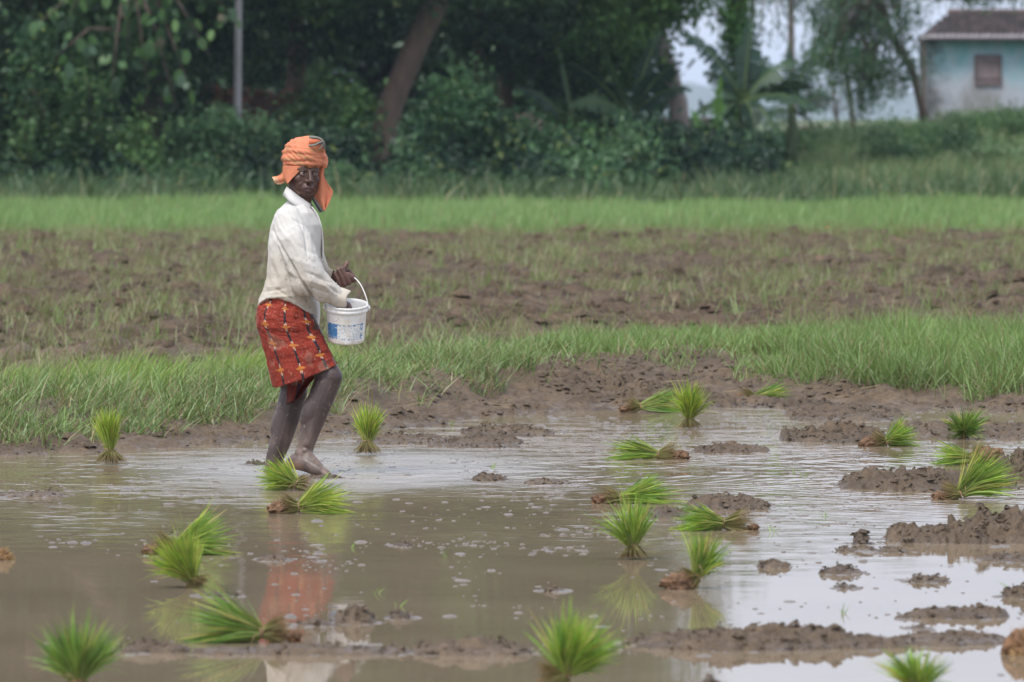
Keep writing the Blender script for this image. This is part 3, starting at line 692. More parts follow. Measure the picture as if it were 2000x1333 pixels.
    for q in range(3):
        c = Vector(T) + d * (q - 1) * .006
        pts = [c + (a * math.cos(t) + b * math.sin(t)) * (tier * 1.02 + .002 * math.sin(3 * t + q)) + d * .004 * math.sin(t + q * 2) for t in [i * math.pi / 8 for i in range(17)]]
        mb.tube(pts, .0024, 6, False, (.25, .165, .09))
    mb.tube([Vector(T) + b * tier, Vector(T) + b * (tier + .02) + d * .02, Vector(T) + b * (tier + .02) + a * .03 + d * .03], .0018, 5, True, (.26, .18, .10))
    mb.build('straw_tie', M['root'], root, usecol=True)
    if clod > 0:
        # earth held in the matted roots, with root hairs
        c = T + rd * rl * .95; c[2] = max(c[2] * .6, clod * .35); n1, n2 = 40, 24
        th, phh = np.meshgrid(np.linspace(0, 2 * np.pi, n1, endpoint=False), np.linspace(0.02, np.pi - .02, n2))
        dx, dy, dz = np.cos(th) * np.sin(phh), np.sin(th) * np.sin(phh), np.cos(phh)
        rr = clod * (.72 + .55 * (fbm2(dx * 3 + seed, dz * 3 + dy * 2.3, 4, seed, .6) - .4) * 1.8 + .25 * (ridge2(dx * 5 + seed, dz * 5 + dy * 4, 3, seed) - .4))
        ax = np.stack([dx * rr * 1.25, dy * rr * 1.0, dz * rr * .72], -1).reshape(-1, 3) + c
        cc = np.array([.15, .088, .052]) * (.5 + .9 * fbm2(dx * 4 + seed, dz * 6 + dy * 3, 3, 9)).reshape(-1, 1)
        i = np.arange(n2 - 1)[:, None] * n1 + np.arange(n1)[None]; j = np.arange(n2 - 1)[:, None] * n1 + (np.arange(n1)[None] + 1) % n1
        F = np.stack([i, j, j + n1, i + n1], -1).reshape(-1, 4)
        mesh_np('root_clod', ax, F, M['root'], root, cc)
        q = 160; v = unit(rg.normal(0, 1, (q, 3))); Bq = c + v * np.array([1.1, .9, .6]) * clod * .8
        D = unit(v + rg.normal(0, .7, (q, 3))); K = rg.normal(0, .5, (q, 3)); K[:, 2] -= .3
        cq = np.array([[.40, .22, .11]]) * (.5 + .8 * rg.random((q, 1)))
        V, F, col = blades(Bq, D, K, rg.uniform(.2, .6, q) * clod, unit(np.cross(D, [0, 1, .1])), np.full(q, .0022), 3, cq, cq)
        tag(mesh_np('root_hairs', V, F, M['seedling'], root, col), kind='stuff')
    return root
U = (0, 0, 1)
bundle('upright bundle standing at the water edge far left, in front of the grass bank', 214, 908, .075, (.03, 0, 1), .185, (.02, -.05, -1), .085, .21, 330, 0, 1, 1, .75)
bundle('upright yellow green bundle standing right of the man by the shore', 718, 889, .072, (0, .05, 1), .18, (.02, 0, -1), .08, .25, 300, 0, 2, 1, .8)
bundle('tall bright bundle standing in front of the lying one by the far shore', 1346, 838, .06, (.04, 0, 1), .185, (0, 0, -1), .08, .68, 300, 0, 3, 1, 1.1)
bundle('upright bundle fanning open in the right centre, its reflection below it', 1236, 1093, .055, (-.10, 0, 1), .185, (.08, -.1, -1), .065, .55, 230, 0, 4, 0, 1.3)
bundle('bundle leaning up and left in front of a lying one at lower left', 374, 1148, .03, (-.55, -.1, 1), .185, (.6, -.2, -.7), .05, .5, 260, 0, 5, 1, 1.0)
bundle('bundle standing tilted right on a muddy root clod, below the upright fanned bundle', 1362, 1150, .045, (.50, .1, 1), .155, (-.9, -.2, -.45), .07, .42, 190, .055, 6, 0, .9)
bundle('bundle leaning right with its straw tie showing near the right edge', 1876, 976, .028, (.75, 0, .62), .215, (-1, 0, -.10), .085, .42, 280, .035, 7, 0, .5)
bundle('green lying bundle with roots left, behind the tall bright bundle', 1251, 806, .035, (1, .1, .16), .215, (-1, 0, .0), .085, .32, 260, .03, 8, 2, .55)
bundle('lying bundle with reddish roots left below the mud bank on the right', 1476, 786, .03, (1, -.05, .12), .19, (-1, 0, .02), .10, .30, 230, .045, 9, 2, .5)
bundle('lying bundle in mid water with leaves left and a brown root mass right', 1285, 897, .022, (-1, 0, .10), .205, (1, 0, 0), .10, .30, 220, .045, 10, 0, .5)
bundle('lying bundle with roots left, behind the upright fanned bundle', 1213, 984, .022, (1, 0, .20), .20, (-1, .1, .02), .085, .28, 220, .04, 11, 0, .45)
bundle('lying bundle with leaves left and stems right, on the water in the right centre', 1412, 1036, .028, (-1, -.1, .16), .175, (1, 0, -.05), .12, .48, 260, .022, 12, 0, .45)
bundle('lying bundle with reddish roots left, far right beyond the mud ridge', 1732, 872, .025, (.8, 0, .35), .15, (-1, 0, 0), .085, .50, 200, .045, 13, 0, .6)
bundle('dark green bundle drooping over both sides at the far right', 1882, 858, .035, (.0, -.6, .55), .13, (.1, 1, -.3), .05, 1.5, 260, 0, 14, 2, .5)
bundle('bundle with leaves left beside a big upturned brown root clod', 1896, 908, .03, (-1, 0, .02), .16, (.8, 0, .35), .085, .30, 170, .075, 15, 0, .5)
bundle('small bundle with leaves pointing left, right in front of the man', 577, 958, .03, (-.85, .1, .50), .155, (1, .2, -.12), .06, .55, 240, 0, 16, 1, .5)
bundle('lying bundle with leaves right and matted roots left, just in front of the man', 585, 1003, .028, (.95, -.1, .38), .185, (-1, 0, .0), .085, .42, 270, .05, 17, 1, .5)
bundle('lying bundle with leaves right, behind the leaning one at lower left', 345, 1084, .028, (.95, .1, .32), .195, (-1, 0, 0), .09, .40, 250, .035, 18, 0, .5)
bundle('large dark green bundle lying on the low mud strip at lower left', 512, 1256, .035, (-1, .05, .30), .215, (1, 0, .0), .085, .52, 340, .035, 19, 2, .5, tier=.02)
bundle('bundle pointing at the viewer at the bottom left corner, tips rising', 152, 1362, .05, (-.10, .15, .9), .17, (.0, .3, -.5), .05, .85, 460, 0, 20, 2, .8, tier=.02)
bundle('big bundle at the bottom edge in the centre with two tall stray blades', 1105, 1358, .06, (.10, .2, .85), .185, (-.9, 0, -.4), .08, .85, 500, .03, 21, 0, .8, tier=.02)
bundle('bundle cut off by the bottom edge on the right, tips only', 1792, 1372, .04, (-.05, .1, .9), .12, (0, 0, -1), .05, 1.2, 200, 0, 22, 0, .8)
def rootball(label, px, py, r, seed):
    rg = np.random.default_rng(seed); g = G(px, py); root = empty('root_ball', (g.x, g.y, 0), label, 'root clod')
    n1, n2 = 48, 28; th, ph = np.meshgrid(np.linspace(0, 2 * np.pi, n1, endpoint=False), np.linspace(.02, np.pi - .02, n2))
    dx, dy, dz = np.cos(th) * np.sin(ph), np.sin(th) * np.sin(ph), np.cos(ph)
    rr = r * (.8 + .6 * (fbm2(dx * 3 + seed, dz * 3 + dy * 2, 4, seed, .6) - .5))
    V = np.stack([dx * rr, dy * rr, dz * rr * .95 + r * .15], -1).reshape(-1, 3)
    i = np.arange(n2 - 1)[:, None] * n1 + np.arange(n1)[None]; j = np.arange(n2 - 1)[:, None] * n1 + (np.arange(n1)[None] + 1) % n1
    cc = np.array([.15, .082, .045]) * (.5 + fbm2(dx * 4 + seed, dz * 6 + dy * 3, 3, 9)).reshape(-1, 1)
    mesh_np('earth', V, np.stack([i, j, j + n1, i + n1], -1).reshape(-1, 4), M['root'], root, cc)
    q = 220; v = unit(rg.normal(0, 1, (q, 3))); v[:, 2] = abs(v[:, 2]); B = v * r * .85; D = unit(v * .4 + np.array([.5, 0, -.4]) + rg.normal(0, .4, (q, 3)))
    c = np.array([[.38, .24, .10]]) * (.5 + .8 * rg.random((q, 1)))
    Vb, F, col = blades(B, D, D * .2, rg.uniform(.3, .7, q) * r, unit(np.cross(D, [0, 1, .1])), np.full(q, .003), 3, c, c)
    tag(mesh_np('roots', Vb, F, M['seedling'], root, col), kind='stuff')
rootball('brown root clod of a seedling bundle cut by the left edge of the picture', 0, 1094, .045, 3)
rootball('reddish brown root clod standing in the bright water at the right edge', 2000, 1278, .085, 5)

# ------------------------------------------------------------------ trees, shrubs and plants of the far side
def leafcloud(name, centers, rad, per, size, cols, parent=None, rg=None, asp=0.5, down=0.0, squash=.8, mat='leaf', stuff=True, tonevar=.5):
    """leaf sized faces in clumps spread round the given centres"""
    rg = rg or rng; C = np.repeat(np.array(centers), per, axis=0); N = len(C)
    r = np.repeat(np.broadcast_to(rad, (len(centers),)), per)[:, None]
    Pt = C + rg.normal(0, .5, (N, 3)) * r * np.array([1, 1, squash])
    d = unit(rg.normal(0, 1, (N, 3)) + np.array([0, 0, -down])); nn = unit(rg.normal(0, .8, (N, 3)) + np.array([0, -.2, 1.0])); s = unit(np.cross(d, nn))
    sz = size * (.6 + .8 * rg.random(N))[:, None]
    bend = np.cross(s, d) * sz * .12
    V = np.stack([Pt, Pt + d * sz * .5 + s * sz * asp * .5 + bend, Pt + d * sz - bend, Pt + d * sz * .5 - s * sz * asp * .5 + bend], 1).reshape(-1, 3)
    F = np.arange(N * 4).reshape(-1, 4)
    cols = np.array(cols); CC = np.array(centers) + (0 if parent is None else np.array(parent.location)); sm = fbm2(CC[:, 0] * 1.4 + CC[:, 1] * .3, CC[:, 2] * 1.6, 3, 301); ct = np.repeat(np.clip((sm - .5) * 5 + .45 + rg.normal(0, .22, len(centers)), 0, 1), per)[:, None]; m = np.clip(ct + rg.normal(0, .15, (N, 1)), 0, 1)
    c = (cols[0] * (1 - m) + cols[1] * m) * (1 - tonevar / 2 + tonevar * rg.random((N, 1)))
    if len(cols) > 2: yl = rg.random(N) < .04; c[yl] = cols[2]
    o = mesh_np(name, V, F, M[mat], parent, np.repeat(c, 4, axis=0), smooth=False)
    if stuff: o['kind'] = 'stuff'
    return o
def blobpts(n, c, ax, rg, hollow=.25):
    v = unit(rg.normal(0, 1, (n, 3))); r = (hollow + (1 - hollow) * rg.random(n) ** .5)[:, None]
    p = np.array(c) + v * r * np.array(ax)
    return p
def wp(px, py, Y): return np.array(P(px, py, Y))
def limbmesh(parent, name, paths, mat, n=9):
    mb = MB()
    for pts, rad in paths: mb.tube(pts, rad, n)
    return mb.build(name, M[mat], parent)
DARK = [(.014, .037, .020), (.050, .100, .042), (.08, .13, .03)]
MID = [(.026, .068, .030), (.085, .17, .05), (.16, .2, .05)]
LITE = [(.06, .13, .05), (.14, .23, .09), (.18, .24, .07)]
def tree(label, px, Y, trunk, crowns, size=.16, cols=DARK, per=60, trad=(.22, .12), bark='bark', seed=0, name='broadleaf_tree', branches=6, dens=1.0, asp=.5, cat='tree', rad=.5, down=.3, hol=.25):
    """trunk: [(px,py)...] in the plane Y; crowns: [(px, py, halfwidth px, halfheight px, depth m, n clumps)]"""
    rg = np.random.default_rng(seed + 500); b = wp(*trunk[0], Y); gz = float(H(np.array([b[0]]), np.array([Y]), False)[0]) - .05
    base = Vector((b[0], Y, gz)); root = empty(name, base, label, cat, None)
    pts = [Vector((0, 0, 0))] + [Vector(wp(x, y, Y)) - base for x, y in trunk[1:]]
    rr = list(np.linspace(trad[0], trad[1], len(pts))); rr[0] *= 1.25
    limbmesh(root, 'trunk', [(pts, rr)], bark, 12)
    sc = F_PX / Y; cs = []; rads = []; br = []
    for (cx, cy, hw, hh, dp, nc) in crowns:
        c = wp(cx, cy, Y) - np.array(base); q = blobpts(int(nc * dens), c, (hw / sc, dp, hh / sc), rg, hol); cs.append(q)
        for k in range(branches):
            e = Vector(q[rg.integers(0, len(q))]); s = pts[-1] if len(pts) < 3 else pts[-1 - (k % 2)]
            mid = (s + e) / 2 + Vector(rg.normal(0, .25, 3)); br.append(([s, mid, e], [trad[1] * .55, trad[1] * .32, .02]))
    cs = np.concatenate(cs); cs = cs[cs[:, 2] + gz > float(gz) + .05]
    if br: limbmesh(root, 'branches', br, bark, 6)
    leafcloud('crown', cs, rad, per, size, cols, root, rg, asp, down)
    return root
def shrub(label, px, pyb, Y, hw, hh, n, size, cols, seed, per=60, rad=.35, dp=1.0, name='shrub', asp=.5, cat='shrub', down=.1):
    rg = np.random.default_rng(seed + 900); b = wp(px, pyb, Y); gz = float(H(np.array([b[0]]), np.array([Y]), False)[0]) - .05
    root = empty(name, (b[0], Y, gz), label, cat); sc = F_PX / Y
    top = max(.4, b[2] - gz + hh / sc); q = blobpts(n, (0, 0, top * .5), (hw / sc, dp, top * .55), rg, .15); q = q[q[:, 2] > .02]
    st = [([Vector((rg.normal(0, .1), rg.normal(0, .1), 0)), Vector(p) * .5 + Vector((0, 0, .1)), Vector(p)], [.03, .02, .008]) for p in q[:8]]
    limbmesh(root, 'stem', st, 'bark', 5)
    leafcloud('foliage', q, rad, per, size, cols, root, rg, asp, down)
    return root
def undergrowth():
    rg = np.random.default_rng(19); n = 1500
    X = rg.uniform(-11, 4.6, n); Yy = rg.uniform(146.5, 153, n) + np.maximum(0, X - 1.5) * 2.0
    top = .35 + 2.3 * np.clip(fbm2(X * .55, Yy * .3, 4, 401) - .28, 0, 1) ** 1.1 * 1.15 * sstep(5.5, 2.0, X)
    top = top * (.45 + .75 * sstep(147, 152, Yy)); Z = H(X, Yy, False) + rg.random(n) ** .8 * top; g = fbm2(X * 2.2, Z * 2.0, 3, 402) > .40; g &= ~((X > -2.75) & (X < -1.9) & (Z > .75))
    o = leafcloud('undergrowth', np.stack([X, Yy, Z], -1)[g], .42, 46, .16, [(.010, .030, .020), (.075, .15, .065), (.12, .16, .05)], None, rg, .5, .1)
    tag(o, 'tangled dark undergrowth of weeds and creepers along the foot of the trees', 'undergrowth')
# --- far left: dark broadleaf mass, creepers, large leaved tree in front
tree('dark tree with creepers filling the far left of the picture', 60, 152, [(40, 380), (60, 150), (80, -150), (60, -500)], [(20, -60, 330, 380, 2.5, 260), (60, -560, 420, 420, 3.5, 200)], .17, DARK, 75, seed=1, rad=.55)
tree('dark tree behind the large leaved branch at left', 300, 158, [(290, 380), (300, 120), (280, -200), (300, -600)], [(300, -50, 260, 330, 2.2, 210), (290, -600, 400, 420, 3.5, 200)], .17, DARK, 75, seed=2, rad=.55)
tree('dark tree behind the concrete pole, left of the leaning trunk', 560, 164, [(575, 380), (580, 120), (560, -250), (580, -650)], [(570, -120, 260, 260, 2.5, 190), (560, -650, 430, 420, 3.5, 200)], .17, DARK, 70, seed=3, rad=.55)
# large leaved tree: the big leaves are parts of it
def bigleaf_tree():
    rg = np.random.default_rng(77); Y = 147; b = wp(-70, 380, Y); gz = float(H(np.array([b[0]]), np.array([Y]), False)[0])
    base = Vector((b[0], Y, gz)); root = empty('teak_tree', base, 'teak tree with big round drooping leaves hanging in front of the dark trees at left', 'tree')
    tr = [Vector((0, 0.6, 0)), Vector(wp(-60, 100, Y + .6)) - base, Vector(wp(60, -180, Y + .5)) - base, Vector(wp(240, -420, Y)) - base]
    limbmesh(root, 'trunk', [(tr, [.16, .13, .1, .06])], 'bark')
    br = []; tips = []
    for (x0, y0, x1, y1) in [(250, -60, 215, 200), (250, -80, 290, 180), (255, -60, 345, 210), (255, -100, 410, 110), (240, -40, 60, 60), (250, -120, 130, 40), (250, -120, 330, 60), (255, -120, 250, 110), (240, -100, 20, -20), (255, -150, 450, 30), (240, 60, 110, 110), (255, -90, 380, 200)]:
        s = Vector(wp(x0, y0, Y)) - base; e = Vector(wp(x1, y1, Y - .3)) - base; m = (s + e) / 2 + Vector((0, -.1, .25)); br.append(([s, m, e], [.035, .022, .01])); tips.append((s, m, e))
    limbmesh(root, 'branches', br, 'bark', 6)
    # leaf mesh: broad oval with a bent midrib
    n = 9; vs = []; fs = []
    for i in range(n):
        t = i / (n - 1); w = .36 * math.sin(math.pi * min(1, t * .96 + .04) ** .8) ** .7; z = -.10 * (t - .5) ** 2
        vs += [(-w, t, z + .05), (0, t, z), (w, t, z + .05)]
    for i in range(n - 1):
        for k in range(2): a = i * 3 + k; fs.append((a, a + 1, a + 4, a + 3))
    protos = []
    for c in ((.055, .11, .045), (.075, .15, .05), (.045, .085, .05), (.11, .19, .07), (.15, .13, .09)):
        me = bpy.data.meshes.new('leaf'); me.from_pydata(vs, [], fs); me.polygons.foreach_set('use_smooth', [True] * len(fs)); me.materials.append(M['leaf']); set_col(me, np.tile(c, (len(vs), 1))); protos.append(me)
    for k in range(270):
        s, m, e = tips[rg.integers(0, len(tips))]; t = rg.random() ** .6
        p = s * (1 - t) ** 2 + m * 2 * t * (1 - t) + e * t * t + Vector(rg.normal(0, .14, 3))
        o = bpy.data.objects.new('leaf', protos[rg.choice(5, p=[.34, .24, .31, .08, .03])]); COL.objects.link(o); o.parent = root; o.location = p
        sz = rg.uniform(.15, .29); o.scale = (sz, sz, sz)
        o.rotation_euler = (R(-90 + rg.normal(10, 28)), R(rg.normal(0, 25)), R(rg.normal(0, 50)))
    return root
bigleaf_tree()
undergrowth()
# hanging creepers
def creeper(px, Y, y0, y1, seed, cols=MID):
    rg = np.random.default_rng(seed); b = wp(px, y1, Y); root = empty('creeper', (b[0], Y, float(H(np.array([b[0]]), np.array([Y]), False)[0])), None, 'creeper')
    base = np.array(root.location); a = wp(px, y0, Y); n = 26
    pts = [a + (b - a) * t + np.array([rg.normal(0, .12), rg.normal(0, .2), 0]) - base for t in np.linspace(0, 1, n)]
    limbmesh(root, 'stem', [([Vector(p) for p in pts[::5]], .02)], 'bark', 5)
    leafcloud('foliage', pts, .42, 46, .11, cols, root, rg, .7, .5)
    return root
for px, y0, y1, s, lab in [(60, 60, 330, 1, 'leafy creeper hanging down in the far left dark trees'), (165, 150, 370, 2, 'brighter creeper hanging beside the teak leaves at left'), (150, 240, 380, 3, 'creeper mass low down at the foot of the left trees'), (270, 250, 380, 4, 'dim creeper low under the teak tree')]:
    creeper(px, 149.5, y0, y1, s).__setitem__('label', lab)
shrub('pale green bush around the foot of the concrete pole', 445, 320, 151, 125, 95, 90, .11, [(.05, .11, .05), (.085, .155, .07), (.12, .17, .06)], 3, per=65, rad=.3)
shrub('bright green bush behind the turban, left of the leaning trunk', 640, 260, 157, 80, 120, 60, .13, MID, 4, per=55)
shrub('tall dark green bush just right of the leaning trunk', 910, 290, 150, 80, 140, 90, .12, [(.02, .06, .028), (.04, .10, .036), (.1, .15, .04)], 7, per=75, rad=.4)
shrub('mid green bush in the centre right of the tall dark bush', 1030, 320, 150, 90, 90, 70, .12, MID, 8, per=65)
shrub('low spreading bush with light leaves in the centre', 1140, 345, 151, 110, 75, 80, .12, [(.04, .1, .036), (.075, .14, .045), (.12, .17, .04)], 9, per=60)
shrub('dark bush under the banana leaves', 1290, 310, 154, 110, 70, 80, .13, DARK, 10, per=65)
shrub('small light green shrub behind the leaning trunk', 835, 290, 168, 70, 50, 40, .13, LITE, 11, per=55)  # leaf colours from the lighter palette
shrub('pale shrub glimpsed far back between the bushes', 1090, 230, 172, 60, 50, 30, .14, LITE, 12, per=50)
shrub('dark bush low at the foot of the big banana plant', 1420, 300, 158, 110, 40, 60, .13, DARK, 13, per=60)
tree('big leaning tree with a thick bare brown trunk behind the man', 790, 158, [(738, 330), (742, 290), (765, 200), (810, 95), (850, 10), (880, -120), (870, -500)], [(760, -90, 300, 120, 2.5, 90), (830, -400, 420, 280, 3.5, 200), (820, -800, 420, 300, 3.5, 120)], .15, MID, 70, (.245, .20), 'bark', 5, rad=.5)
tree('slim tree with a reddish trunk right of the leaning trunk', 920, 166, [(925, 340), (930, 180), (935, 60), (945, -100), (930, -500)], [(960, 20, 120, 100, 2, 50), (940, -300, 280, 260, 3, 140), (950, -750, 380, 300, 3.5, 120)], .16, DARK, 65, (.09, .07), 'bark', 6)
tree('dark trunked tree in the centre of the background', 1005, 170, [(990, 330), (985, 180), (1000, 30), (1010, -150), (1010, -500)], [(1080, 60, 190, 130, 2.5, 100), (1060, -280, 280, 250, 3, 150), (1080, -750, 380, 300, 3.5, 120)], .16, DARK, 70, (.17, .13), 'bark', 7)
tree('tree with bright green outer leaves left of the sky gap', 1250, 168, [(1330, 330), (1325, 200), (1290, 90), (1270, -60), (1250, -400)], [(1200, 60, 110, 120, 2, 60), (1280, -20, 120, 70, 1.6, 46), (1230, -300, 260, 240, 3, 120), (1200, -650, 300, 250, 3, 80)], .16, [(.04, .10, .03), (.10, .20, .05), (.15, .24, .06)], 62, (.2, .13), 'palebark', 8)
tree('leafy tree between the pale trunk and the feathery tree', 1650, 212, [(1668, 300), (1665, 230), (1650, 120), (1640, 20), (1640, -80)], [(1640, 30, 60, 55, 1.2, 26), (1600, 110, 34, 40, .8, 10), (1690, 110, 40, 60, 1, 16), (1660, -60, 120, 60, 1.6, 40)], .13, [(.04, .09, .045), (.075, .14, .06)], 44, (.06, .045), 'bark', 13, asp=.35, rad=.4, hol=.05)
# background fill: a deep wood that reads as one mass
def far_wood():
    rg = np.random.default_rng(41); n = 2400
    X = rg.uniform(-24, 2.4, n); Yy = rg.uniform(176, 190, n); Z = rg.random(n) ** 1.1 * 13
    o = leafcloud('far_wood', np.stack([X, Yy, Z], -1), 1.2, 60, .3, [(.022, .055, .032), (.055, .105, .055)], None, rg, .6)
    tag(o, 'dark wood that fills the view behind the front trees', 'wood')
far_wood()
# feathery trees towards the house, and the tall crowns that only the water mirrors
tree('feathery tree with sky showing through, left of the house', 1740, 205, [(1815, 300), (1795, 190), (1780, 130), (1735, 60), (1700, -60), (1690, -250)], [(1700, 30, 100, 60, 1.5, 34), (1660, 110, 50, 50, 1.2, 16), (1720, 150, 80, 50, 1.3, 24), (1760, 80, 50, 90, 1.2, 20), (1690, 190, 45, 45, 1, 12), (1880, -28, 170, 30, 1.6, 80), (1640, 120, 60, 70, 1.2, 22), (1700, -230, 200, 160, 3, 70)], .13, [(.035, .085, .04), (.07, .14, .055), (.1, .17, .06)], 42, (.10, .065), 'bark', 9, asp=.35, rad=.42, branches=9, hol=.1, dens=1.25)
tree('tall tree whose leaves hang over the sky gap at the top', 1480, 200, [(1550, 330), (1548, 200), (1545, 60), (1545, -80), (1550, -300)], [(1380, -20, 70, 45, 1.5, 14), (1500, 20, 55, 60, 1.2, 16), (1600, -10, 80, 50, 1.5, 24), (1560, -160, 180, 110, 2, 60)], .13, [(.04, .085, .05), (.07, .13, .06)], 40, (.085, .07), 'palebark', 10, asp=.35, rad=.4, branches=7, hol=.1)
tree('slim tree wrapped in green creeper rising behind the banana plants', 1440, 178, [(1448, 330), (1446, 200), (1440, 80), (1438, -60), (1440, -300)], [(1436, 40, 22, 95, .3, 44), (1448, 185, 24, 90, .35, 44), (1400, -60, 110, 50, 1.5, 20), (1440, -220, 160, 130, 2, 50)], .11, [(.07, .17, .045), (.11, .23, .05)], 60, (.13, .10), 'bark', 11, rad=.22, branches=3, hol=.0)
tree('small crown of leaves seen right of the pale trunk', 1625, 208, [(1640, 300), (1635, 230), (1625, 160)], [(1625, 60, 45, 70, 1, 14), (1600, 190, 36, 36, .8, 8)], .13, [(.04, .09, .045), (.07, .13, .06)], 40, (.04, .03), 'bark', 12, asp=.35, rad=.36, hol=.05)
# banana plants with torn leaves
def banana(label, px, pyb, Y, stem_h, leaves, seed, cols, stem_r=.14):
    rg = np.random.default_rng(seed); b = wp(px, pyb, Y); gz = float(H(np.array([b[0]]), np.array([Y]), False)[0])
    root = empty('banana_plant', (b[0], Y, gz), label, 'banana plant'); sc = F_PX / Y; top = Vector((0, 0, stem_h))
    mb = MB(); mb.tube([(0, 0, 0), (.02, 0, stem_h * .5), tuple(top)], [stem_r, stem_r * .8, stem_r * .5], 12, col=(.06, .085, .04)); mb.build('stem', M['root'], root, usecol=True)
    for (ex, ey, dy, w, arch) in leaves:      # end point in photograph pixels
        e = Vector(wp(ex, ey, Y + dy)) - Vector(root.location); L = (e - top).length
        mid = (top + e) / 2 + Vector((0, 0, arch * L)); n = 22; side = Vector((0, 0, 1)).cross((e - top).normalized())
        ld_ = (e - top).normalized(); side = side.normalized() if side.length > .05 else Vector((1, 0, 0)); side.rotate(Quaternion(ld_, R(rg.uniform(28, 62) * (1 if rg.random() < .5 else -1)))); V = []; F = []; tear = [rg.random() < .25 for _ in range(n * 2)]; c = np.array(cols[rg.integers(0, len(cols))])
        for i in range(n):
            t0, t1 = .12 + .88 * i / n, .12 + .88 * (i + 1) / n
            def pt(t): return top * (1 - t) ** 2 + mid * 2 * t * (1 - t) + e * t * t
            p0, p1 = pt(t0), pt(t1)
            for q, sg in enumerate((-1, 1)):
                wd = w * math.sin(math.pi * min(1, (t0 - .08) / .95) ** .7) * (1 if not tear[i * 2 + q] else rg.uniform(.5, .8))
                dr = Vector((0, 0, -wd * rg.uniform(.15, .45))); sh = (p1 - p0) * .5
                k = len(V); gap = (p1 - p0) * (.25 if tear[i * 2 + q] else .02)
                V += [p0, p1, p1 - gap + side * sg * wd + dr + sh, p0 + gap * .3 + side * sg * wd + dr + sh]; F.append((k, k + 1, k + 2, k + 3))
        o = mesh_np('leaf', [tuple(v) for v in V], F, M['leaf'], root, np.tile(c, (len(V), 1)), smooth=False)
        mr = MB(); mr.tube([tuple(top * (1 - t) ** 2 + mid * 2 * t * (1 - t) + e * t * t) for t in (0, .25, .5, .75, 1)], [.03, .022, .016, .01, .004], 6, col=(.1, .15, .05)); mr.build('midrib', M['root'], o, usecol=True)
    return root
BD = [(.016, .042, .028), (.03, .07, .038), (.05, .10, .045)]
banana('large banana plant with long arching leaves in the sky gap', 1452, 300, 166, 1.5, [(1325, 62, -.3, .24, .28), (1560, 120, .2, .24, .3), (1470, 30, .3, .26, .1), (1590, 168, 0, .28, .2), (1604, 222, -.5, .22, .32), (1375, 140, .2, .28, .25), (1500, 110, .6, .26, .2), (1530, 290, -.6, .17, .42), (1350, 230, .3, .24, .3), (1470, 60, .3, .2, .1), (1400, 250, -.6, .24, .3), (1480, 285, -.7, .2, .5)], 5, BD, .17)
banana('banana plant with drooping leaves in front of the pale trunk', 1545, 315, 170, 1.15, [(1480, 130, .2, .26, .25), (1625, 190, 0, .26, .3), (1585, 110, .2, .24, .2), (1500, 230, -.4, .24, .35), (1600, 262, -.5, .22, .4), (1540, 90, .4, .22, .1)], 9, BD, .13)
banana('dark banana clump with leaves spreading left of the sky gap', 1230, 320, 162, 1.35, [(1100, 120, 0, .24, .25), (1350, 175, -.4, .26, .3), (1160, 60, .3, .22, .15), (1290, 60, .2, .22, .15), (1330, 120, -.6, .26, .25), (1110, 210, -.4, .2, .35), (1200, 240, -.7, .24, .35), (1260, 160, -.8, .25, .2)], 6, BD, .15)
banana('smaller banana plant with one broad bright green leaf', 1395, 300, 161, .55, [(1408, 150, -.4, .17, .02), (1350, 215, 0, .14, .2), (1440, 230, 0, .12, .25)], 7, [(.10, .23, .05), (.07, .16, .05)], .07)
banana('dark banana plant half hidden in the centre bushes', 1120, 330, 165, 1.1, [(1010, 170, 0, .2, .25), (1210, 140, 0, .22, .25), (1090, 90, .3, .2, .1), (1060, 230, -.5, .2, .35), (1180, 200, -.4, .22, .3)], 8, BD, .12)
# shrubs on the bank by the house
BK = [(.05, .10, .05), (.13, .20, .095), (.2, .24, .12)]; BK2 = [(.035, .085, .04), (.10, .18, .07), (.18, .22, .08)]
for k, (px, py, Y, hw, hh, cl, lab, nn) in enumerate([
    (1715, 330, 192, 75, 42, BK, 'rounded grey green bush on the bank left of the house', 60),
    (1800, 335, 188, 60, 40, BK2, 'rounded green bush below the house corner', 50),
    (1905, 285, 200, 80, 36, BK, 'pale shrub growing along the foot of the house wall', 60),
    (1990, 300, 186, 50, 75, BK2, 'dark green bush at the right edge below the house', 60),
    (1865, 355, 178, 80, 45, BK2, 'leafy shrub in the rough grass below the house wall', 60),
    (1570, 315, 184, 60, 34, BK, 'low shrub right of the large banana plant', 44),
    (1640, 318, 187, 50, 34, BK, 'small light shrub left of the rounded grey green bush', 40),
    (1930, 320, 190, 80, 60, BK2, 'broad leafy bush on the bank between the house and the rough grass', 70),
    (1690, 345, 184, 70, 44, BK, 'broad pale bush low on the bank left of the rounded bushes', 60),
    (1530, 325, 176, 60, 50, BK2, 'leafy bush at the foot of the bank beside the banana plants', 50),
    (1745, 262, 214, 20, 16, LITE, 'tiny round bush in front of the far blue hills', 16),
    (1480, 335, 172, 70, 36, BK2, 'low bushy weeds under the banana leaves', 50),
    (1960, 372, 172, 70, 34, BK, 'leafy weeds in the rough grass at the right edge', 50),
    (1740, 372, 174, 70, 24, BK2, 'low leafy weeds in the middle of the rough grass', 36)]):
    shrub(lab, px, py, Y, hw, hh, nn, .09, cl, 40 + k, per=55, rad=.34, dp=.9)
X, Y = scatter(38000, -11, 9, 141, 152, lambda x, y: sstep(.38, .62, fbm2(x * 1.1, y * .5, 4, 411)))
grass('tall_weeds', 'tall dim weeds growing where the rice strip meets the trees', X, Y, 0.75 * (.25 + fbm2(X * 1.5, Y, 3, 412)), .03, .7, .05, [(.05, .11, .04), (.09, .17, .06), (.03, .07, .03)], 2, .4, .06)
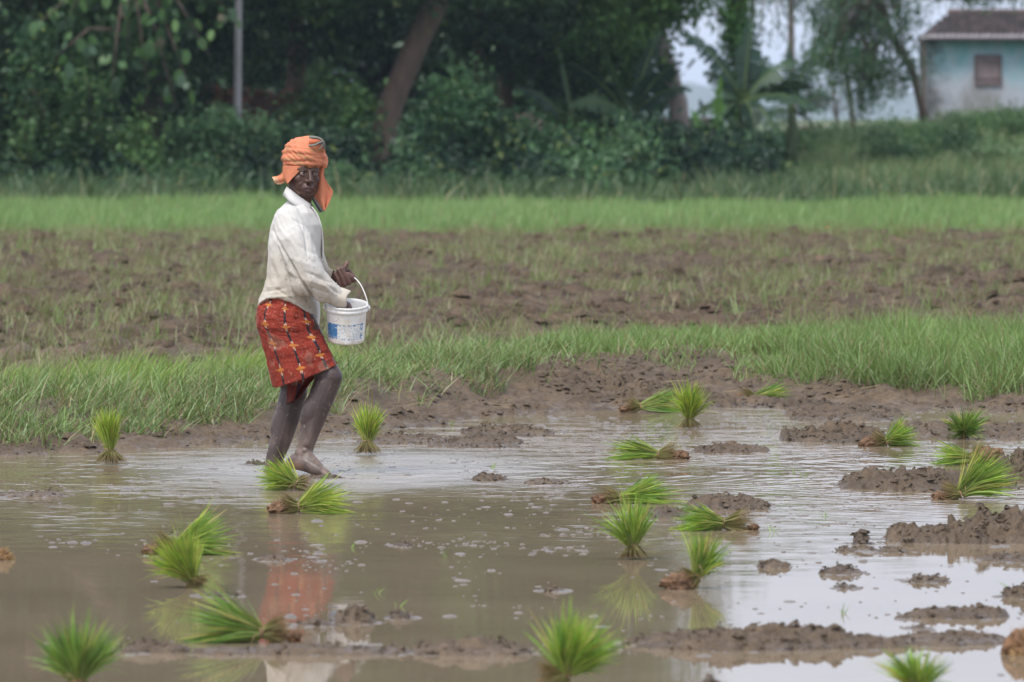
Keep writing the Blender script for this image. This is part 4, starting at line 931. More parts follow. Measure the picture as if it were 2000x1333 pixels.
# concrete pole
def pole():
    Y = 153; b = wp(463, 385, Y); root = empty('utility_pole', (b[0], Y, .1), 'thin grey concrete pole standing in the bushes left of the man', 'pole')
    t = Vector(wp(469, -420, Y)) - Vector(root.location); mb = MB(); mb.tube([(0, 0, 0), tuple(t * .5), tuple(t)], [.07, .06, .05], 4); mb.build('shaft', M['concrete'], root, smooth=False)
    mb = MB(); mb.box(tuple(t * .93), (1.1, .06, .08)); mb.build('crossarm', M['concrete'], root, smooth=False)
pole()
# ruined wall of reddish earth seen through the bushes
def ruin():
    Y = 160; a = wp(395, 190, Y); b = wp(585, 215, Y); gz = .1
    root = empty('ruined_wall', ((a[0] + b[0]) / 2, Y, gz), 'ruined reddish earth wall with loose bricks on top, behind the pole', 'wall')
    w = b[0] - a[0]; mb = MB(); n = 14
    for i in range(n):
        x = -w / 2 + w * (i + .5) / n; h = a[2] - gz + .1 * math.sin(i * 1.7) - .012 * i; mb.box((x, 0, h / 2), (w / n * .995, .35 + .03 * (i % 3), h), col=(.115, .065, .05))
    mb.build('earth_wall', M['masonry'], root, smooth=False, usecol=True)
    bm = MB(); bm.box((0, 0, 0), (.23, .12, .09), col=(.19, .085, .06)); first = None
    for i in range(34):
        x = -w / 2 + w * random.random(); ii = int((x + w / 2) / w * n); h = a[2] - gz + .1 * math.sin(ii * 1.7) - .012 * ii
        if first is None: o = first = bm.build('brick', M['masonry'], root, smooth=False, usecol=True)
        else: o = bpy.data.objects.new('brick', first.data); COL.objects.link(o); o.parent = root
        o.location = (x, random.uniform(-.14, .1), h + random.uniform(.03, .14)); o.rotation_euler = (random.uniform(-.3, .3), random.uniform(-.4, .4), random.uniform(-1, 1))
ruin()
# low boundary wall, brick stump
def low_wall(label, x0, x1, pyt, pyb, Y, col, coping=True):
    a = wp(x0, pyt, Y); b = wp(x1, pyb, Y); root = empty('low_wall', ((a[0] + b[0]) / 2, Y, b[2] - .6), label, 'wall'); w = b[0] - a[0]; h = a[2] - b[2] + .6
    mb = MB(); mb.box((0, 0, h / 2), (w, .2, h), col=col); mb.build('wall', M['masonry'], root, smooth=False, usecol=True)
    if coping:
        mb = MB(); mb.box((0, 0, h + .032), (w + .04, .27, .06), col=tuple(c * 1.15 for c in col)); mb.build('coping', M['masonry'], root, smooth=False, usecol=True)
low_wall('pale pinkish low wall right of the banana plant', 1538, 1612, 250, 275, 210, (.30, .25, .24))
low_wall('reddish low wall running left from the house', 1650, 1800, 266, 285, 212, (.21, .13, .11))
low_wall('pale wall piece glimpsed behind the dark bushes', 1290, 1390, 235, 270, 180, (.36, .29, .27))
low_wall('pinkish wall glimpsed between the centre bushes', 1010, 1130, 228, 250, 176, (.34, .25, .24))
def stump():
    Y = 214; b = wp(1799, 276, Y); root = empty('brick_pier', tuple(b), 'small stack of red bricks at the corner of the house', 'brick pier'); sc = F_PX / Y
    bm = MB(); bm.box((0, 0, 0), (.23, .11, .07), col=(.25, .085, .055)); first = None
    for r in range(5):
        for k in range(2):
            for q in range(2):
                if first is None: o = first = bm.build('brick', M['masonry'], root, smooth=False, usecol=True)
                else: o = bpy.data.objects.new('brick', first.data); COL.objects.link(o); o.parent = root
                if r % 2: o.location = ((k - .5) * .125, (q - .5) * .24, .035 + r * .078); o.rotation_euler = (0, 0, math.pi / 2)
                else: o.location = ((q - .5) * .24, (k - .5) * .125, .035 + r * .078)
stump()
# house
def house_wall_mat():
    m = NM('weathered_turquoise_plaster'); g = m.n('ShaderNodeNewGeometry'); sp = m.n('ShaderNodeSeparateXYZ'); m.l(g.outputs['Position'], sp.inputs[0])
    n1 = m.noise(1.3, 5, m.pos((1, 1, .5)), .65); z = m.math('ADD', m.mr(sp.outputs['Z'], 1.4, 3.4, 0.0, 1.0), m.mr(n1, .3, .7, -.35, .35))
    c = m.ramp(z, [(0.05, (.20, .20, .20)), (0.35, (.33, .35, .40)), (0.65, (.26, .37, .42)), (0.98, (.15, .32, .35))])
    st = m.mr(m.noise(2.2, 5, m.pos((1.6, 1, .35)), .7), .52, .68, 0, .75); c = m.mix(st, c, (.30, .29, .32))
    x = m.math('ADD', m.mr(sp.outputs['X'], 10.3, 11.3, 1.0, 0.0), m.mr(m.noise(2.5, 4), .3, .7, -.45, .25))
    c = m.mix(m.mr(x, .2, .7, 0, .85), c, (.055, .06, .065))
    return m.done(m.prin(c, .9, m.bump(m.noise(8, 4), .02)))
def house():
    Y = 220; c = wp(1812, 248, Y); gz = .7; root = empty('house', (c[0], Y, gz), 'small turquoise plastered house with a dark tiled roof at the upper right', 'house')
    eave = wp(1812, 76, Y)[2] - gz; sc = F_PX / Y; W = 5.2; Dp = 4.5; T = .2; wm = house_wall_mat()
    wx0 = (1903 - 1812) / sc; wx1 = (1956 - 1812) / sc; wz0 = wp(1900, 168, Y)[2] - gz; wz1 = wp(1900, 107, Y)[2] - gz
    mb = MB()   # front wall in butted pieces round the window opening
    mb.box((wx0 / 2, T / 2, eave / 2), (wx0, T, eave)); mb.box(((wx1 + W) / 2, T / 2, eave / 2), (W - wx1, T, eave))
    mb.box(((wx0 + wx1) / 2, T / 2, wz0 / 2), (wx1 - wx0, T, wz0)); mb.box(((wx0 + wx1) / 2, T / 2, (wz1 + eave) / 2), (wx1 - wx0, T, eave - wz1))
    mb.box((T / 2, T + Dp / 2, eave / 2), (T, Dp, eave)); mb.box((W - T / 2, T + Dp / 2, eave / 2), (T, Dp, eave)); mb.box((W / 2, T + Dp + T / 2, eave / 2), (W, T, eave))
    mb.v = [tuple(v) for v in mb.v]; wl_ = mb.build('wall', wm, root, smooth=False)
    mb = MB(); mb.box((-.10, .0, eave / 2 - .1), (.09, .12, eave)); mb.build('corner_post', M['bark'], root, smooth=False)
    # window with plank shutters
    win = MB(); fw = .055; ww = wx1 - wx0; wh = wz1 - wz0; cx = (wx0 + wx1) / 2; cz = (wz0 + wz1) / 2; wc = (.11, .09, .09)
    for sx in (-1, 1): win.box((cx + sx * (ww / 2 - fw / 2), -.01, cz), (fw, .09, wh), col=wc)
    for sz in (-1, 1): win.box((cx, -.01, cz + sz * (wh / 2 - fw / 2)), (ww - 2 * fw, .09, fw), col=wc)
    wo_ = win.build('window', M['masonry'], root, smooth=False, usecol=True)
    np_ = 6; pw = (ww - 2 * fw) / np_; pm = MB(); pm.box((0, 0, 0), (pw * .9, .03, wh - 2 * fw - .01), col=(.215, .165, .17)); f = None
    for i in range(np_):
        if f is None: o = f = pm.build('shutter_plank', M['masonry'], wo_, smooth=False, usecol=True)
        else: o = bpy.data.objects.new('shutter_plank', f.data); COL.objects.link(o); o.parent = wo_
        o.location = (cx - ww / 2 + fw + pw * (i + .5), .012 + .006 * (i % 2), cz - (.01 if i == 3 else 0))
    for sz in (-.28, .28):
        bt = MB(); bt.box((cx, -.012, cz + sz * wh), (ww - 2 * fw - .02, .02, .05), col=(.13, .10, .10)); bt.build('shutter_batten', M['masonry'], wo_, smooth=False, usecol=True)
    
    # roof: hipped at the left, rows of half round tiles
    ridge = wp(1812, 26, Y + 1.5)[2] - gz; ov = .42
    rf = MB(); y0, y1 = -ov, 2.3; z0, z1 = eave - .05, ridge; hx = .8
    rf.add([(-.15, y0, z0), (W + .3, y0, z0), (W + .3, y1, z1), (hx - .15, y1, z1), (-.15, 2 * y1 - y0, z0), (W + .3, 2 * y1 - y0, z0)], [(0, 1, 2, 3), (3, 2, 5, 4), (0, 3, 4), (0, 4, 5, 1)], (.06, .045, .045))
    ro = rf.build('roof', M['masonry'], root, smooth=False, usecol=True)
    slope = Vector((0, y1 - y0, z1 - z0)); SL = slope.length; ang = math.atan2(z1 - z0, y1 - y0); rows = 6; tl = SL / rows
    tm = MB(); n = 6; rr = .065
    ring0 = [(rr * math.cos(math.pi * k / n), 0, rr * math.sin(math.pi * k / n)) for k in range(n + 1)]; ring1 = [(x * .88, tl * 1.12, z * .88 - .0) for x, _, z in ring0]
    inn0 = [(x * .8, 0, z * .8) for x, _, z in ring0]
    v = ring0 + ring1 + inn0; fcs = [(k, k + 1, n + 1 + k + 1, n + 1 + k) for k in range(n)] + [(k, 2 * (n + 1) + k, 2 * (n + 1) + k + 1, k + 1) for k in range(n)]
    protos = []
    for cc in ((.048, .038, .038), (.036, .03, .031), (.065, .05, .05)):
        t = MB(); t.add(v, fcs, cc); o = t.build('roof_tile', M['masonry'], None, usecol=True); protos.append(o)
    edge = MB(); edge.add(v, fcs, (.25, .23, .24)); protos.append(edge.build('roof_tile', M['masonry'], None, usecol=True))
    used = set(); ncol = 35
    for cidx in range(ncol):
        x = -.1 + cidx * .148
        for r in range(rows):
            if x < -.1 + (hx) * (r / rows): continue
            k = 3 if r == 0 else random.choice((0, 0, 1, 1, 2))
            if k in used: o = bpy.data.objects.new('roof_tile', protos[k].data); COL.objects.link(o)
            else: o = protos[k]; used.add(k)
            o.parent = ro; t = r / rows; p = Vector((x, y0, z0)) + slope * t
            o.location = (p.x, p.y - .03, p.z + .02 + .01 * random.random()); o.rotation_euler = (ang - .05, 0, random.uniform(-.02, .02))
    rg_ = MB(); rg_.tube([(hx - .2, y1, z1 + .03), (W + .3, y1, z1 + .03)], .09, 10, col=(.1, .07, .065)); rg_.build('ridge_cap', M['masonry'], root, usecol=True)
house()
# dragonfly over the field
def dragonfly():
    c = Vector(wp(1615, 445, 88)); root = empty('dragonfly', c, 'tiny orange dragonfly hovering over the far field on the right', 'dragonfly')
    mb = MB(); mb.tube([(-.03, 0, -.008), (0, 0, 0), (.022, 0, .004)], [.0018, .003, .004], 8, col=(.45, .16, .04)); mb.ell((.026, 0, .005), [(.004, 0, 0), (0, .005, 0), (0, 0, .004)], 8); mb.c = [(.45, .16, .04)] * len(mb.v); mb.build('body', M['root'], root, usecol=True)
    for s in (-1, 1):
        for q in (0, 1):
            w = MB(); x = .012 - q * .009
            w.add([(x, 0, .003), (x + .006, s * .02, .012), (x + .004, s * .042, .018), (x - .004, s * .04, .018), (x - .006, s * .018, .01)], [(0, 1, 2, 3, 4)], (.55, .38, .2)); w.build('wing', M['root'], root, smooth=False, usecol=True)
dragonfly()
# ------------------------------------------------------------------ the man wading
Y0 = 42.0; PXM = F_PX / Y0
def q(px, py, dy=0.0): return P(px, py, Y0 + dy)
ORG = Vector((q(565, 905).x, Y0, 0.0))
def build_man():
    man = empty('person', ORG, 'barefoot man in orange headcloth, off white shirt and red wrap, holding a bucket', 'person')
    def L(px, py, dy=0.0): return q(px, py, dy) - ORG
    m = lambda px: px / PXM
    # ---- body: one skin
    b = MB()
    # near (right) leg
    b.limb([L(583, 628, -.065), L(606, 672, -.06), L(622, 703, -.07), L(641, 734, -.09)], [m(34), m(30), m(26), m(26)], 24)
    b.ell(L(645, 737, -.10), [Vector((m(24), 0, 0)), Vector((0, m(24), 0)), Vector((0, 0, m(25)))])
    b.ell(L(655, 739, -.105), [Vector((m(13), 0, 0)), Vector((0, m(15), 0)), Vector((0, 0, m(16)))])
    b.limb([L(640, 745, -.095), L(622, 792, -.10), L(606, 840, -.10), L(597, 872, -.10), L(594, 892, -.10)], [m(26), m(25), m(20), m(16.5), m(16)])
    b.ell(L(612, 800, -.10), [Vector((m(22), 0, m(-4))), Vector((0, m(24), 0)), Vector((m(14), 0, m(42)))])
    b.capsule(L(632, 760, -.13), L(600, 868, -.13), m(12), m(9))                  # shin bone
    b.ell(L(596, 881, -.135), [Vector((m(7), 0, 0)), Vector((0, m(6), 0)), Vector((0, 0, m(7)))])   # ankle bone
    # near foot: heel lifted on the left, toes sinking to the right
    b.limb([L(578, 902, -.09), L(598, 905, -.13), L(620, 918, -.17), L(636, 926, -.19)], [m(16), m(17), m(13), m(10)])
    b.limb([L(592, 886, -.10), L(604, 900, -.13), L(622, 914, -.16)], [m(17), m(15), m(11)])
    b.ell(L(573, 903, -.09), [Vector((m(13), 0, 0)), Vector((0, m(13), 0)), Vector((0, 0, m(13)))])
    for k in range(5):
        b.limb([L(628, 921, -.21 + k * .022), L(642 - abs(k - 1) * 2, 929, -.225 + k * .024)], [m(6 - k * .5), m(5 - k * .5)], 10)
    # far (left) leg
    b.limb([L(556, 630, .07), L(566, 700, .08), L(574, 760, .09)], [m(34), m(30), m(26)], 24)
    b.ell(L(580, 766, .08), [Vector((m(21), 0, 0)), Vector((0, m(22), 0)), Vector((0, 0, m(23)))])
    b.limb([L(573, 765, .09), L(561, 815, .09), L(549, 860, .09), L(538, 890, .09), L(531, 925, .09)], [m(26), m(25), m(21), m(18), m(15)])
    b.ell(L(554, 825, .10), [Vector((m(23), 0, m(-5))), Vector((0, m(24), 0)), Vector((m(12), 0, m(42)))])
    b.limb([L(531, 925, .09), L(560, 934, .06)], [m(17), m(13)])
    # trunk
    b.loft([[L(cx, cy, 0) + Vector((math.cos(t) * m(a), math.sin(t) * w, 0)) for t in [2 * math.pi * k / 24 for k in range(24)]] for (cx, cy, a, w) in
            [(560, 650, 34, .13), (560, 600, 44, .16), (562, 540, 40, .14), (568, 470, 43, .155), (572, 425, 36, .16), (580, 405, 20, .09)]])
    b.limb([L(579, 420, .02), L(590, 380, 0), L(592, 350, .01)], [m(24), m(21), m(21)])
    # arms
    b.limb([L(566, 433, -.17), L(598, 535, -.21), L(661, 585, -.14)], [m(22), m(17), m(11.5)])
    b.limb([L(578, 433, .17), L(612, 530, .17), L(653, 543, .06)], [m(22), m(17), m(12)])
    # near hand inside the bucket
    hw = L(664, 589, -.13)
    b.limb([hw, L(674, 606, -.10)], [m(11), m(15)]); b.ell(L(675, 608, -.10), [Vector((m(12), 0, 0)), Vector((0, m(17), 0)), Vector((m(3), 0, m(19)))])
    for k in range(4):
        y = -.135 + k * .021; s = (0, 3, 4, 0)[k]
        b.limb([L(677, 618, y), L(681, 628 + s, y), L(679, 637 + s, y + .003)], [m(3.7), m(3.3), m(2.8)], 10)
    b.limb([L(668, 604, -.12), L(665, 614, -.14), L(668, 620, -.14)], [m(4.4), m(3.9), m(3.2)], 10)
    # far hand: fist round the bail, thumb up, finger tips folded toward the viewer
    b.limb([L(652, 544, .05), L(662, 541, .035)], [m(12), m(12)])
    b.ell(L(669, 540, .03), [Vector((m(15), 0, m(-2))), Vector((0, m(9), 0)), Vector((m(2), 0, m(16)))])
    for (tip, kn, back, r) in [((679, 535, -.030), (692, 548, -.022), (681, 531, .02), 4.9), ((667, 525, -.034), (682, 553, -.034), (678, 540, .02), 5.0),
                               ((660, 527, -.034), (673, 557, -.036), (670, 548, .02), 4.9), ((654, 535, -.030), (664, 558, -.032), (662, 552, .02), 4.5)]:
        t = L(*tip); k_ = L(*kn); bk = L(*back)
        b.limb([t, t.lerp(k_, .5) + Vector((.003, -.004, -.001)), k_, L(kn[0] + 1, kn[1] - 2, kn[2] + .02), bk], [m(r - 1.1), m(r - .3), m(r), m(r + .4), m(r + .9)], 12)
    b.limb([L(664, 536, -.01), L(671, 527, -.018), L(676, 518, -.012), L(678, 513, -.008)], [m(7), m(6), m(5.2), m(4.4)], 12)
    # head
    hcen = L(592.5, 343.5, .0); yaw = R(21); f = Vector((math.sin(yaw), -math.cos(yaw), 0)); r_ = Vector((math.cos(yaw), math.sin(yaw), 0)); u = Vector((0, 0, 1))
    tilt = Matrix.Rotation(R(-3), 3, f); r_ = tilt @ r_; u = tilt @ u
    nod = Matrix.Rotation(R(4), 3, r_); f = nod @ f; u = nod @ u
    def h(x, y, z): return hcen + r_ * x + f * y + u * z          # right, forward, up in metres
    def el(x, y, z, a, bb, cc): b.ell(h(x, y, z), [r_ * a, f * bb, u * cc])
    el(0, -.015, .035, .073, .092, .092); el(0, .018, -.005, .065, .072, .085)
    el(0, .028, -.046, .059, .058, .050); el(0, .050, -.080, .034, .030, .023); el(0, .035, -.075, .044, .045, .026)
    for s in (-1, 1):
        b.limb([h(s * .062, .0, -.012), h(s * .055, .015, -.058), h(s * .030, .048, -.086)], [.019, .019, .018])
        el(s * .040, .055, -.012, .024, .021, .022); el(s * .030, .055, -.035, .022, .024, .024)
        b.limb([h(s * .012, .084, .036), h(s * .032, .081, .040), h(s * .054, .063, .033)], [.0085, .009, .008], 10)
        b.ell(h(s * .074, -.012, .0), [f * .016, r_ * .007, u * .030])
        el(s * .0145, .097, -.0205, .0090, .011, .0085)
        b.limb([h(s * .018, .081, .0085), h(s * .030, .083, .0065), h(s * .043, .077, .0085)], [.004, .0045, .004], 8)     # lower lid
        b.limb([h(s * .018, .084, .026), h(s * .031, .0875, .0285), h(s * .045, .080, .025)], [.004, .0045, .004], 8)  # upper lid
    b.limb([h(0, .085, .03), h(0, .100, .004), h(0, .110, -.017)], [.0095, .0095, .0115], 12)
    el(0, .072, -.050, .032, .024, .026)
    b.limb([h(-.025, .080, -.0535), h(-.010, .0955, -.0485), h(0, .0965, -.0500), h(.010, .0955, -.0485), h(.025, .080, -.0535)], [.0030, .0062, .0060, .0062, .0030], 10)
    b.limb([h(-.022, .080, -.0600), h(0, .0935, -.0635), h(.022, .080, -.0600)], [.0035, .0078, .0035], 10)
    body = b.build('body', M['skin'], man); remeshed(body, .0036, 4, .45)
    me = body.data; V = get_co(me); N = get_no(me)
    z = V[:, 2]; col = np.tile(np.array([.062, .031, .0225]), (len(V), 1))
    legs = z < .55
    n1 = fbm2(V[:, 0] * 22 + V[:, 1] * 9, z * 12, 4, 3)[:, None]; n2 = fbm2(V[:, 0] * 60, z * 60 + V[:, 1] * 40, 3, 8)[:, None]
    col[legs] = (np.array([.055, .037, .035]) * (.75 + .5 * n1))[legs]
    # dried mud film low on the legs, mud spatter up to the knees
    mud = np.array([.26, .19, .145]); lo = np.clip(sstep(.30, .0, z) * .35 + .0, 0, 1)[:, None] * np.clip((n1 - .35) * 2.5, 0, 1)
    col = np.where(legs[:, None], col * (1 - lo) + mud * lo, col)
    sp = (fbm2(V[:, 0] * 130, z * 130 + V[:, 1] * 90, 2, 9) > .86) & legs & (z > .02); col[sp] = mud * .9
    bk_ = (np.clip((fbm2(V[:, 0] * 14, z * 6, 4, 33) - .5) * 5, 0, .5) * sstep(.30, .05, z))[:, None] * legs[:, None]; col = col * (1 - bk_) + mud * .8 * bk_
    hand = (V[:, 0] > L(640, 0).x) & (z > L(0, 640).z) & (z < L(0, 500).z); col[hand] = np.array([.085, .040, .030]) * (.8 + .4 * n1[hand])
    # palm side of fingertips and nails paler, lips darker and cooler
    hc = np.array(h(0, 0, 0)); rel = V - hc; lx = rel @ np.array(r_); ly = rel @ np.array(f); lz = rel @ np.array(u)
    lips = (abs(lx) < .027) & (ly > .075) & (lz < -.044) & (lz > -.071); col[lips] = np.array([.090, .045, .045])
    line = (abs(lx) < .025) & (ly > .07) & (abs(lz + .0565 + .25 * abs(lx) * .3) < .0022); col[line] = np.array([.010, .006, .006])
    brow = (abs(abs(lx) - .033) < .021) & (ly > .05) & (abs(lz - .044 + .10 * abs(abs(lx) - .03)) < .0038); col[brow] = np.array([.022, .014, .012])
    nost = (abs(abs(lx) - .010) < .003) & (ly > .09) & (abs(lz + .0290) < .0018); col[nost] = np.array([.012, .006, .005])
    for tip in [(679, 533, -.03), (667, 523, -.034), (660, 525, -.034), (678, 514, -.012)]:
        d = np.linalg.norm(V - np.array(L(*tip)), axis=1); k = np.clip(1.4 - d / .008, 0, 1)[:, None]; col = col * (1 - k * .75) + np.array([.27, .15, .12]) * k * .75
    heel = np.linalg.norm((V - np.array(L(578, 912, -.11))) * np.array([1, .6, 1.4]), axis=1); k = np.clip(1.3 - heel / .045, 0, 1)[:, None]; col = col * (1 - k * .7) + np.array([.25, .15, .095]) * k * .7
    d = (V @ np.array([0, 0, 1]) > 1.2); hl = d & (lz > -.12); col[hl] *= (.9 + .25 * n1[hl])
    set_col(me, col)
    # eyes
    for s in (-1, 1):
        e = MB(); e.ell(h(s * .0315, .0728, .0175), [r_ * .0122, f * .0122, u * .0122], 18)
        e.c = [(.26, .21, .18)] * len(e.v); eo = e.build('eye', M['eye'], man, usecol=True)
        i = MB(); i.ell(h(s * .0315 + .0015, .0818, .0175), [r_ * .0055, f * .0045, u * .0055], 14); i.c = [(.012, .007, .005)] * len(i.v); i.build('iris', M['eye'], eo, usecol=True)
    # ---- shirt
    s = MB(); rings = []
    prof = [(566, 594, 388, 388, .085), (556, 606, 398, 402, .125), (538, 618, 415, 416, .185), (529, 627, 440, 440, .205), (524, 629, 475, 475, .205), (523, 628, 515, 512, .195),
            (521, 622, 545, 540, .185), (513, 617, 568, 566, .18), (506, 617, 584, 586, .175)]
    n = 64
    def ring(l, r, yl, yr, w, hem=None):
        o = []
        for k in range(n):
            t = 2 * math.pi * k / n; cx = (l + r) / 2 - (r - l) / 2 * math.cos(t); yy = yl + (yr - yl) * (1 - math.cos(t)) / 2
            sn = -math.sin(t); sn = math.copysign(abs(sn) ** .8, sn)
            if hem is not None:
                yy = hem(t)
            o.append(L(cx, yy, sn * w))
        return o
    for p in prof: rings.append(ring(*p))
    def hem(t):
        t = t if t <= math.pi else 2 * math.pi - t; near = True
        return float(np.interp(t, [0, .45, .9, 1.25, 1.7, 2.2, 2.7, math.pi], [604, 592, 581, 583, 590, 606, 619, 620]))
    rings.append(ring(501, 616, 604, 620, .172, hem))
    s.loft(rings)
    # near sleeve, baggy
    s.limb([L(563, 432, -.155), L(574, 470, -.19), L(592, 515, -.205), L(606, 543, -.205), L(634, 566, -.185), L(653, 578, -.17)], [m(31), m(34), m(33), m(32), m(25), m(20)])
    s.limb([L(556, 428, -.10), L(566, 432, -.15)], [m(22), m(25)])
    s.ell(L(598, 548, -.205), [Vector((m(28), 0, m(-12))), Vector((0, m(28), 0)), Vector((m(10), 0, m(30)))])
    # far sleeve
    s.limb([L(580, 430, .155), L(604, 500, .175), L(620, 535, .15), L(644, 543, .07)], [m(30), m(29), m(25), m(15)])
    shirt = s.build('shirt', M['shirt'], man); remeshed(shirt, .0046, 7, .5)
    me = shirt.data; V = get_co(me); N = get_no(me)
    ex = (V[:, 0] + ORG.x) ; zz = V[:, 2]
    ppx = 1000 + ex * F_PX / Y0; ppy = 200 + (CAM_H - zz) * PXM            # measuring frame in the plane of the man
    near = sstep(-.02, -.12, V[:, 1])
    # sleeve direction folds and draping creases
    def crease(x0, y0, x1, y1, wid, amp, w0=.5):
        d = np.array([x1 - x0, y1 - y0], float); Ln = np.hypot(*d); d /= Ln; rx = ppx - x0; ry = ppy - y0
        a = np.clip(rx * d[0] + ry * d[1], 0, Ln); dist = np.hypot(rx - a * d[0], ry - a * d[1]); taper = np.sin(np.pi * np.clip(a / Ln, .02, .98)) ** w0
        return amp * np.exp(-(dist / wid) ** 2) * taper
    D = np.zeros(len(V))
    for cr in [(534, 450, 556, 492, 2.2, -.024), (552, 482, 588, 542, 2.4, -.028), (584, 536, 622, 594, 2.6, -.022), (545, 440, 570, 470, 4, .004), (575, 428, 596, 440, 2.0, -.006),
               (596, 440, 604, 500, 2.2, -.007), (604, 452, 612, 490, 2.5, .004), (583, 425, 602, 470, 2.2, -.005), (560, 520, 600, 548, 4, .006), (600, 530, 640, 545, 3, -.007), (604, 545, 644, 560, 4, .007),
               (596, 556, 640, 570, 2.6, -.006), (600, 572, 640, 590, 3, .005), (620, 540, 650, 552, 2, -.006), (640, 556, 664, 572, 2, -.005), (566, 500, 620, 520, 5, .004), (580, 475, 625, 500, 4, -.004),
               (515, 570, 560, 562, 3, -.006), (520, 580, 575, 577, 3, .006), (560, 545, 572, 585, 2, -.005), (566, 505, 574, 560, 1.2, .004), (535, 560, 580, 588, 2.4, -.006), (580, 590, 610, 606, 2.2, -.006),
               (530, 500, 545, 560, 5, -.005), (528, 470, 532, 560, 4, .003), (590, 560, 612, 612, 2.5, -.005), (558, 540, 520, 590, 5, .004), (628, 550, 655, 575, 2.4, .005), (650, 560, 668, 580, 2, -.005)]:
        D += crease(*cr)
    ua_ = (ppx - 560) * .45 + (ppy - 430) * .9; va_ = (ppx - 560) * .9 - (ppy - 430) * .45
    D += (ridge2(va_ * .055, ua_ * .016, 2, 91) - .45) * .006
    D *= near
    D += (fbm2(V[:, 0] * 11 + V[:, 1] * 5 + zz * 4, zz * 9 - V[:, 0] * 5, 4, 12) - .5) * .010 + (ridge2(V[:, 0] * 9 + zz * 7, zz * 5 + V[:, 1] * 7, 3, 14) - .4) * .005
    V = V + N * D[:, None]; set_co(me, V)
    st = np.clip(fbm2(V[:, 0] * 7, zz * 7 + V[:, 1] * 5, 4, 44) * 1.6 - .45, 0, 1); fine = fbm2(V[:, 0] * 60 + V[:, 1] * 30, zz * 60, 3, 45)
    base = np.array([.52, .51, .485]); dirt = np.array([.38, .32, .245])
    lower = np.clip(sstep(440, 590, ppy) * .7 + sstep(600, 665, ppx) * .45, 0, 1)
    k = np.clip(st * lower * 1.3 + .06 + lower * .25, 0, .95)[:, None]; col = base * (1 - k) + dirt * k
    spk = (fine > .72) & (ppy > 500); col[spk] *= .72
    seam = near * np.exp(-((ppx - (566 + (ppy - 505) * .12)) / 1.0) ** 2) * ((ppy > 505) & (ppy < 572)) * (np.sin(ppy * 2.2) > 0); col *= (1 - .25 * seam[:, None])
    set_col(me, col)
    # collar, placket, cuff
    def ribbon(name, pts, wd, th, matn, parent, col, n2=8):
        """cloth strip: pts = [(point, width vector)]"""
        mbb = MB(); K = len(pts); v = []; fcs = []
        nn = []
        for i, (p, w) in enumerate(pts):
            t = (pts[min(i + 1, K - 1)][0] - pts[max(i - 1, 0)][0]).normalized(); nv = t.cross(w.normalized()).normalized() * th / 2; nn.append(nv)
            v += [p - w / 2 - nv, p + w / 2 - nv, p + w / 2 + nv, p - w / 2 + nv]
        for i in range(K - 1):
            a = i * 4
            for e in range(4): fcs.append((a + e, a + (e + 1) % 4, a + 4 + (e + 1) % 4, a + 4 + e))
        fcs += [(0, 3, 2, 1), ((K - 1) * 4, (K - 1) * 4 + 1, (K - 1) * 4 + 2, (K - 1) * 4 + 3)]
        mbb.add(v, fcs, col); return mbb.build(name, M[matn], parent, usecol=True)
    colr = MB(); top = []; bot = []; mid = []
    # collar ring: from the front opening round the nape
    cp = [(607, 399, -.045, 604, 417, -.075), (598, 393, -.075, 598, 418, -.125), (584, 383, -.088, 579, 404, -.135), (570, 372, -.075, 564, 392, -.12), (562, 366, -.04, 556, 384, -.07), (560, 364, 0, 553, 383, 0), (562, 366, .05, 556, 385, .08), (575, 374, .085, 572, 394, .12), (594, 386, .08, 596, 404, .115), (609, 398, .03, 615, 414, .05)]
    t_ = [L(a, bb, d) for a, bb, d, *_ in cp]; b_ = [L(*x[3:]) for x in cp]
    def cat(ps, k):
        o = []
        for i in range(len(ps) - 1):
            p0, p1, p2, p3 = ps[max(i - 1, 0)], ps[i], ps[i + 1], ps[min(i + 2, len(ps) - 1)]
            for j in range(k):
                t = j / k; o.append(.5 * ((2 * p1) + (p2 - p0) * t + (2 * p0 - 5 * p1 + 4 * p2 - p3) * t * t + (3 * p1 - p0 - 3 * p2 + p3) * t ** 3))
        o.append(ps[-1]); return o
    t_ = cat(t_, 5); b_ = cat(b_, 5); K = len(t_); v = []; fcs = []
    cen = L(585, 390, 0)
    for i in range(K):
        md = (t_[i] + b_[i]) / 2; out = (md - cen); out.z = 0; out.normalize(); inn = t_[i] + out * -.004 + Vector((0, 0, -.03))
        v += [inn, t_[i], md + out * .003, b_[i] + out * .003, b_[i] - out * .004, t_[i] - out * .006]
    for i in range(K - 1):
        for e in range(4): a = i * 6 + e; fcs.append((a, a + 1, a + 7, a + 6))
    colr.add(v, fcs, (.53, .52, .50)); colr.build('collar', M['shirt'], shirt, usecol=True)
    pk = [L(607, 404, -.05), L(618, 420, -.055), L(626, 445, -.06), L(629, 480, -.06), L(629, 505, -.06)]; pk = cat(pk, 4)
    ribbon('placket', [(p + Vector((.001, -.004, 0)), Vector((.012, -.022, 0))) for p in pk], .02, .003, 'shirt', shirt, (.6, .59, .57))
    tail = cat([L(616, 575, -.01), L(620, 600, .0), L(620, 622, .01), L(617, 642, .02)], 4)
    ribbon('shirt_tail', [(p, Vector((.02, .09, 0))) for p in tail], .09, .003, 'shirt', shirt, (.62, .60, .57))
    cuff = MB(); ring0 = []; ax = (L(675, 586, -.155) - L(652, 577, -.17)).normalized(); a1 = ax.cross(Vector((0, 1, 0))).normalized(); a2 = ax.cross(a1)
    rg = np.random.default_rng(5); rr = []
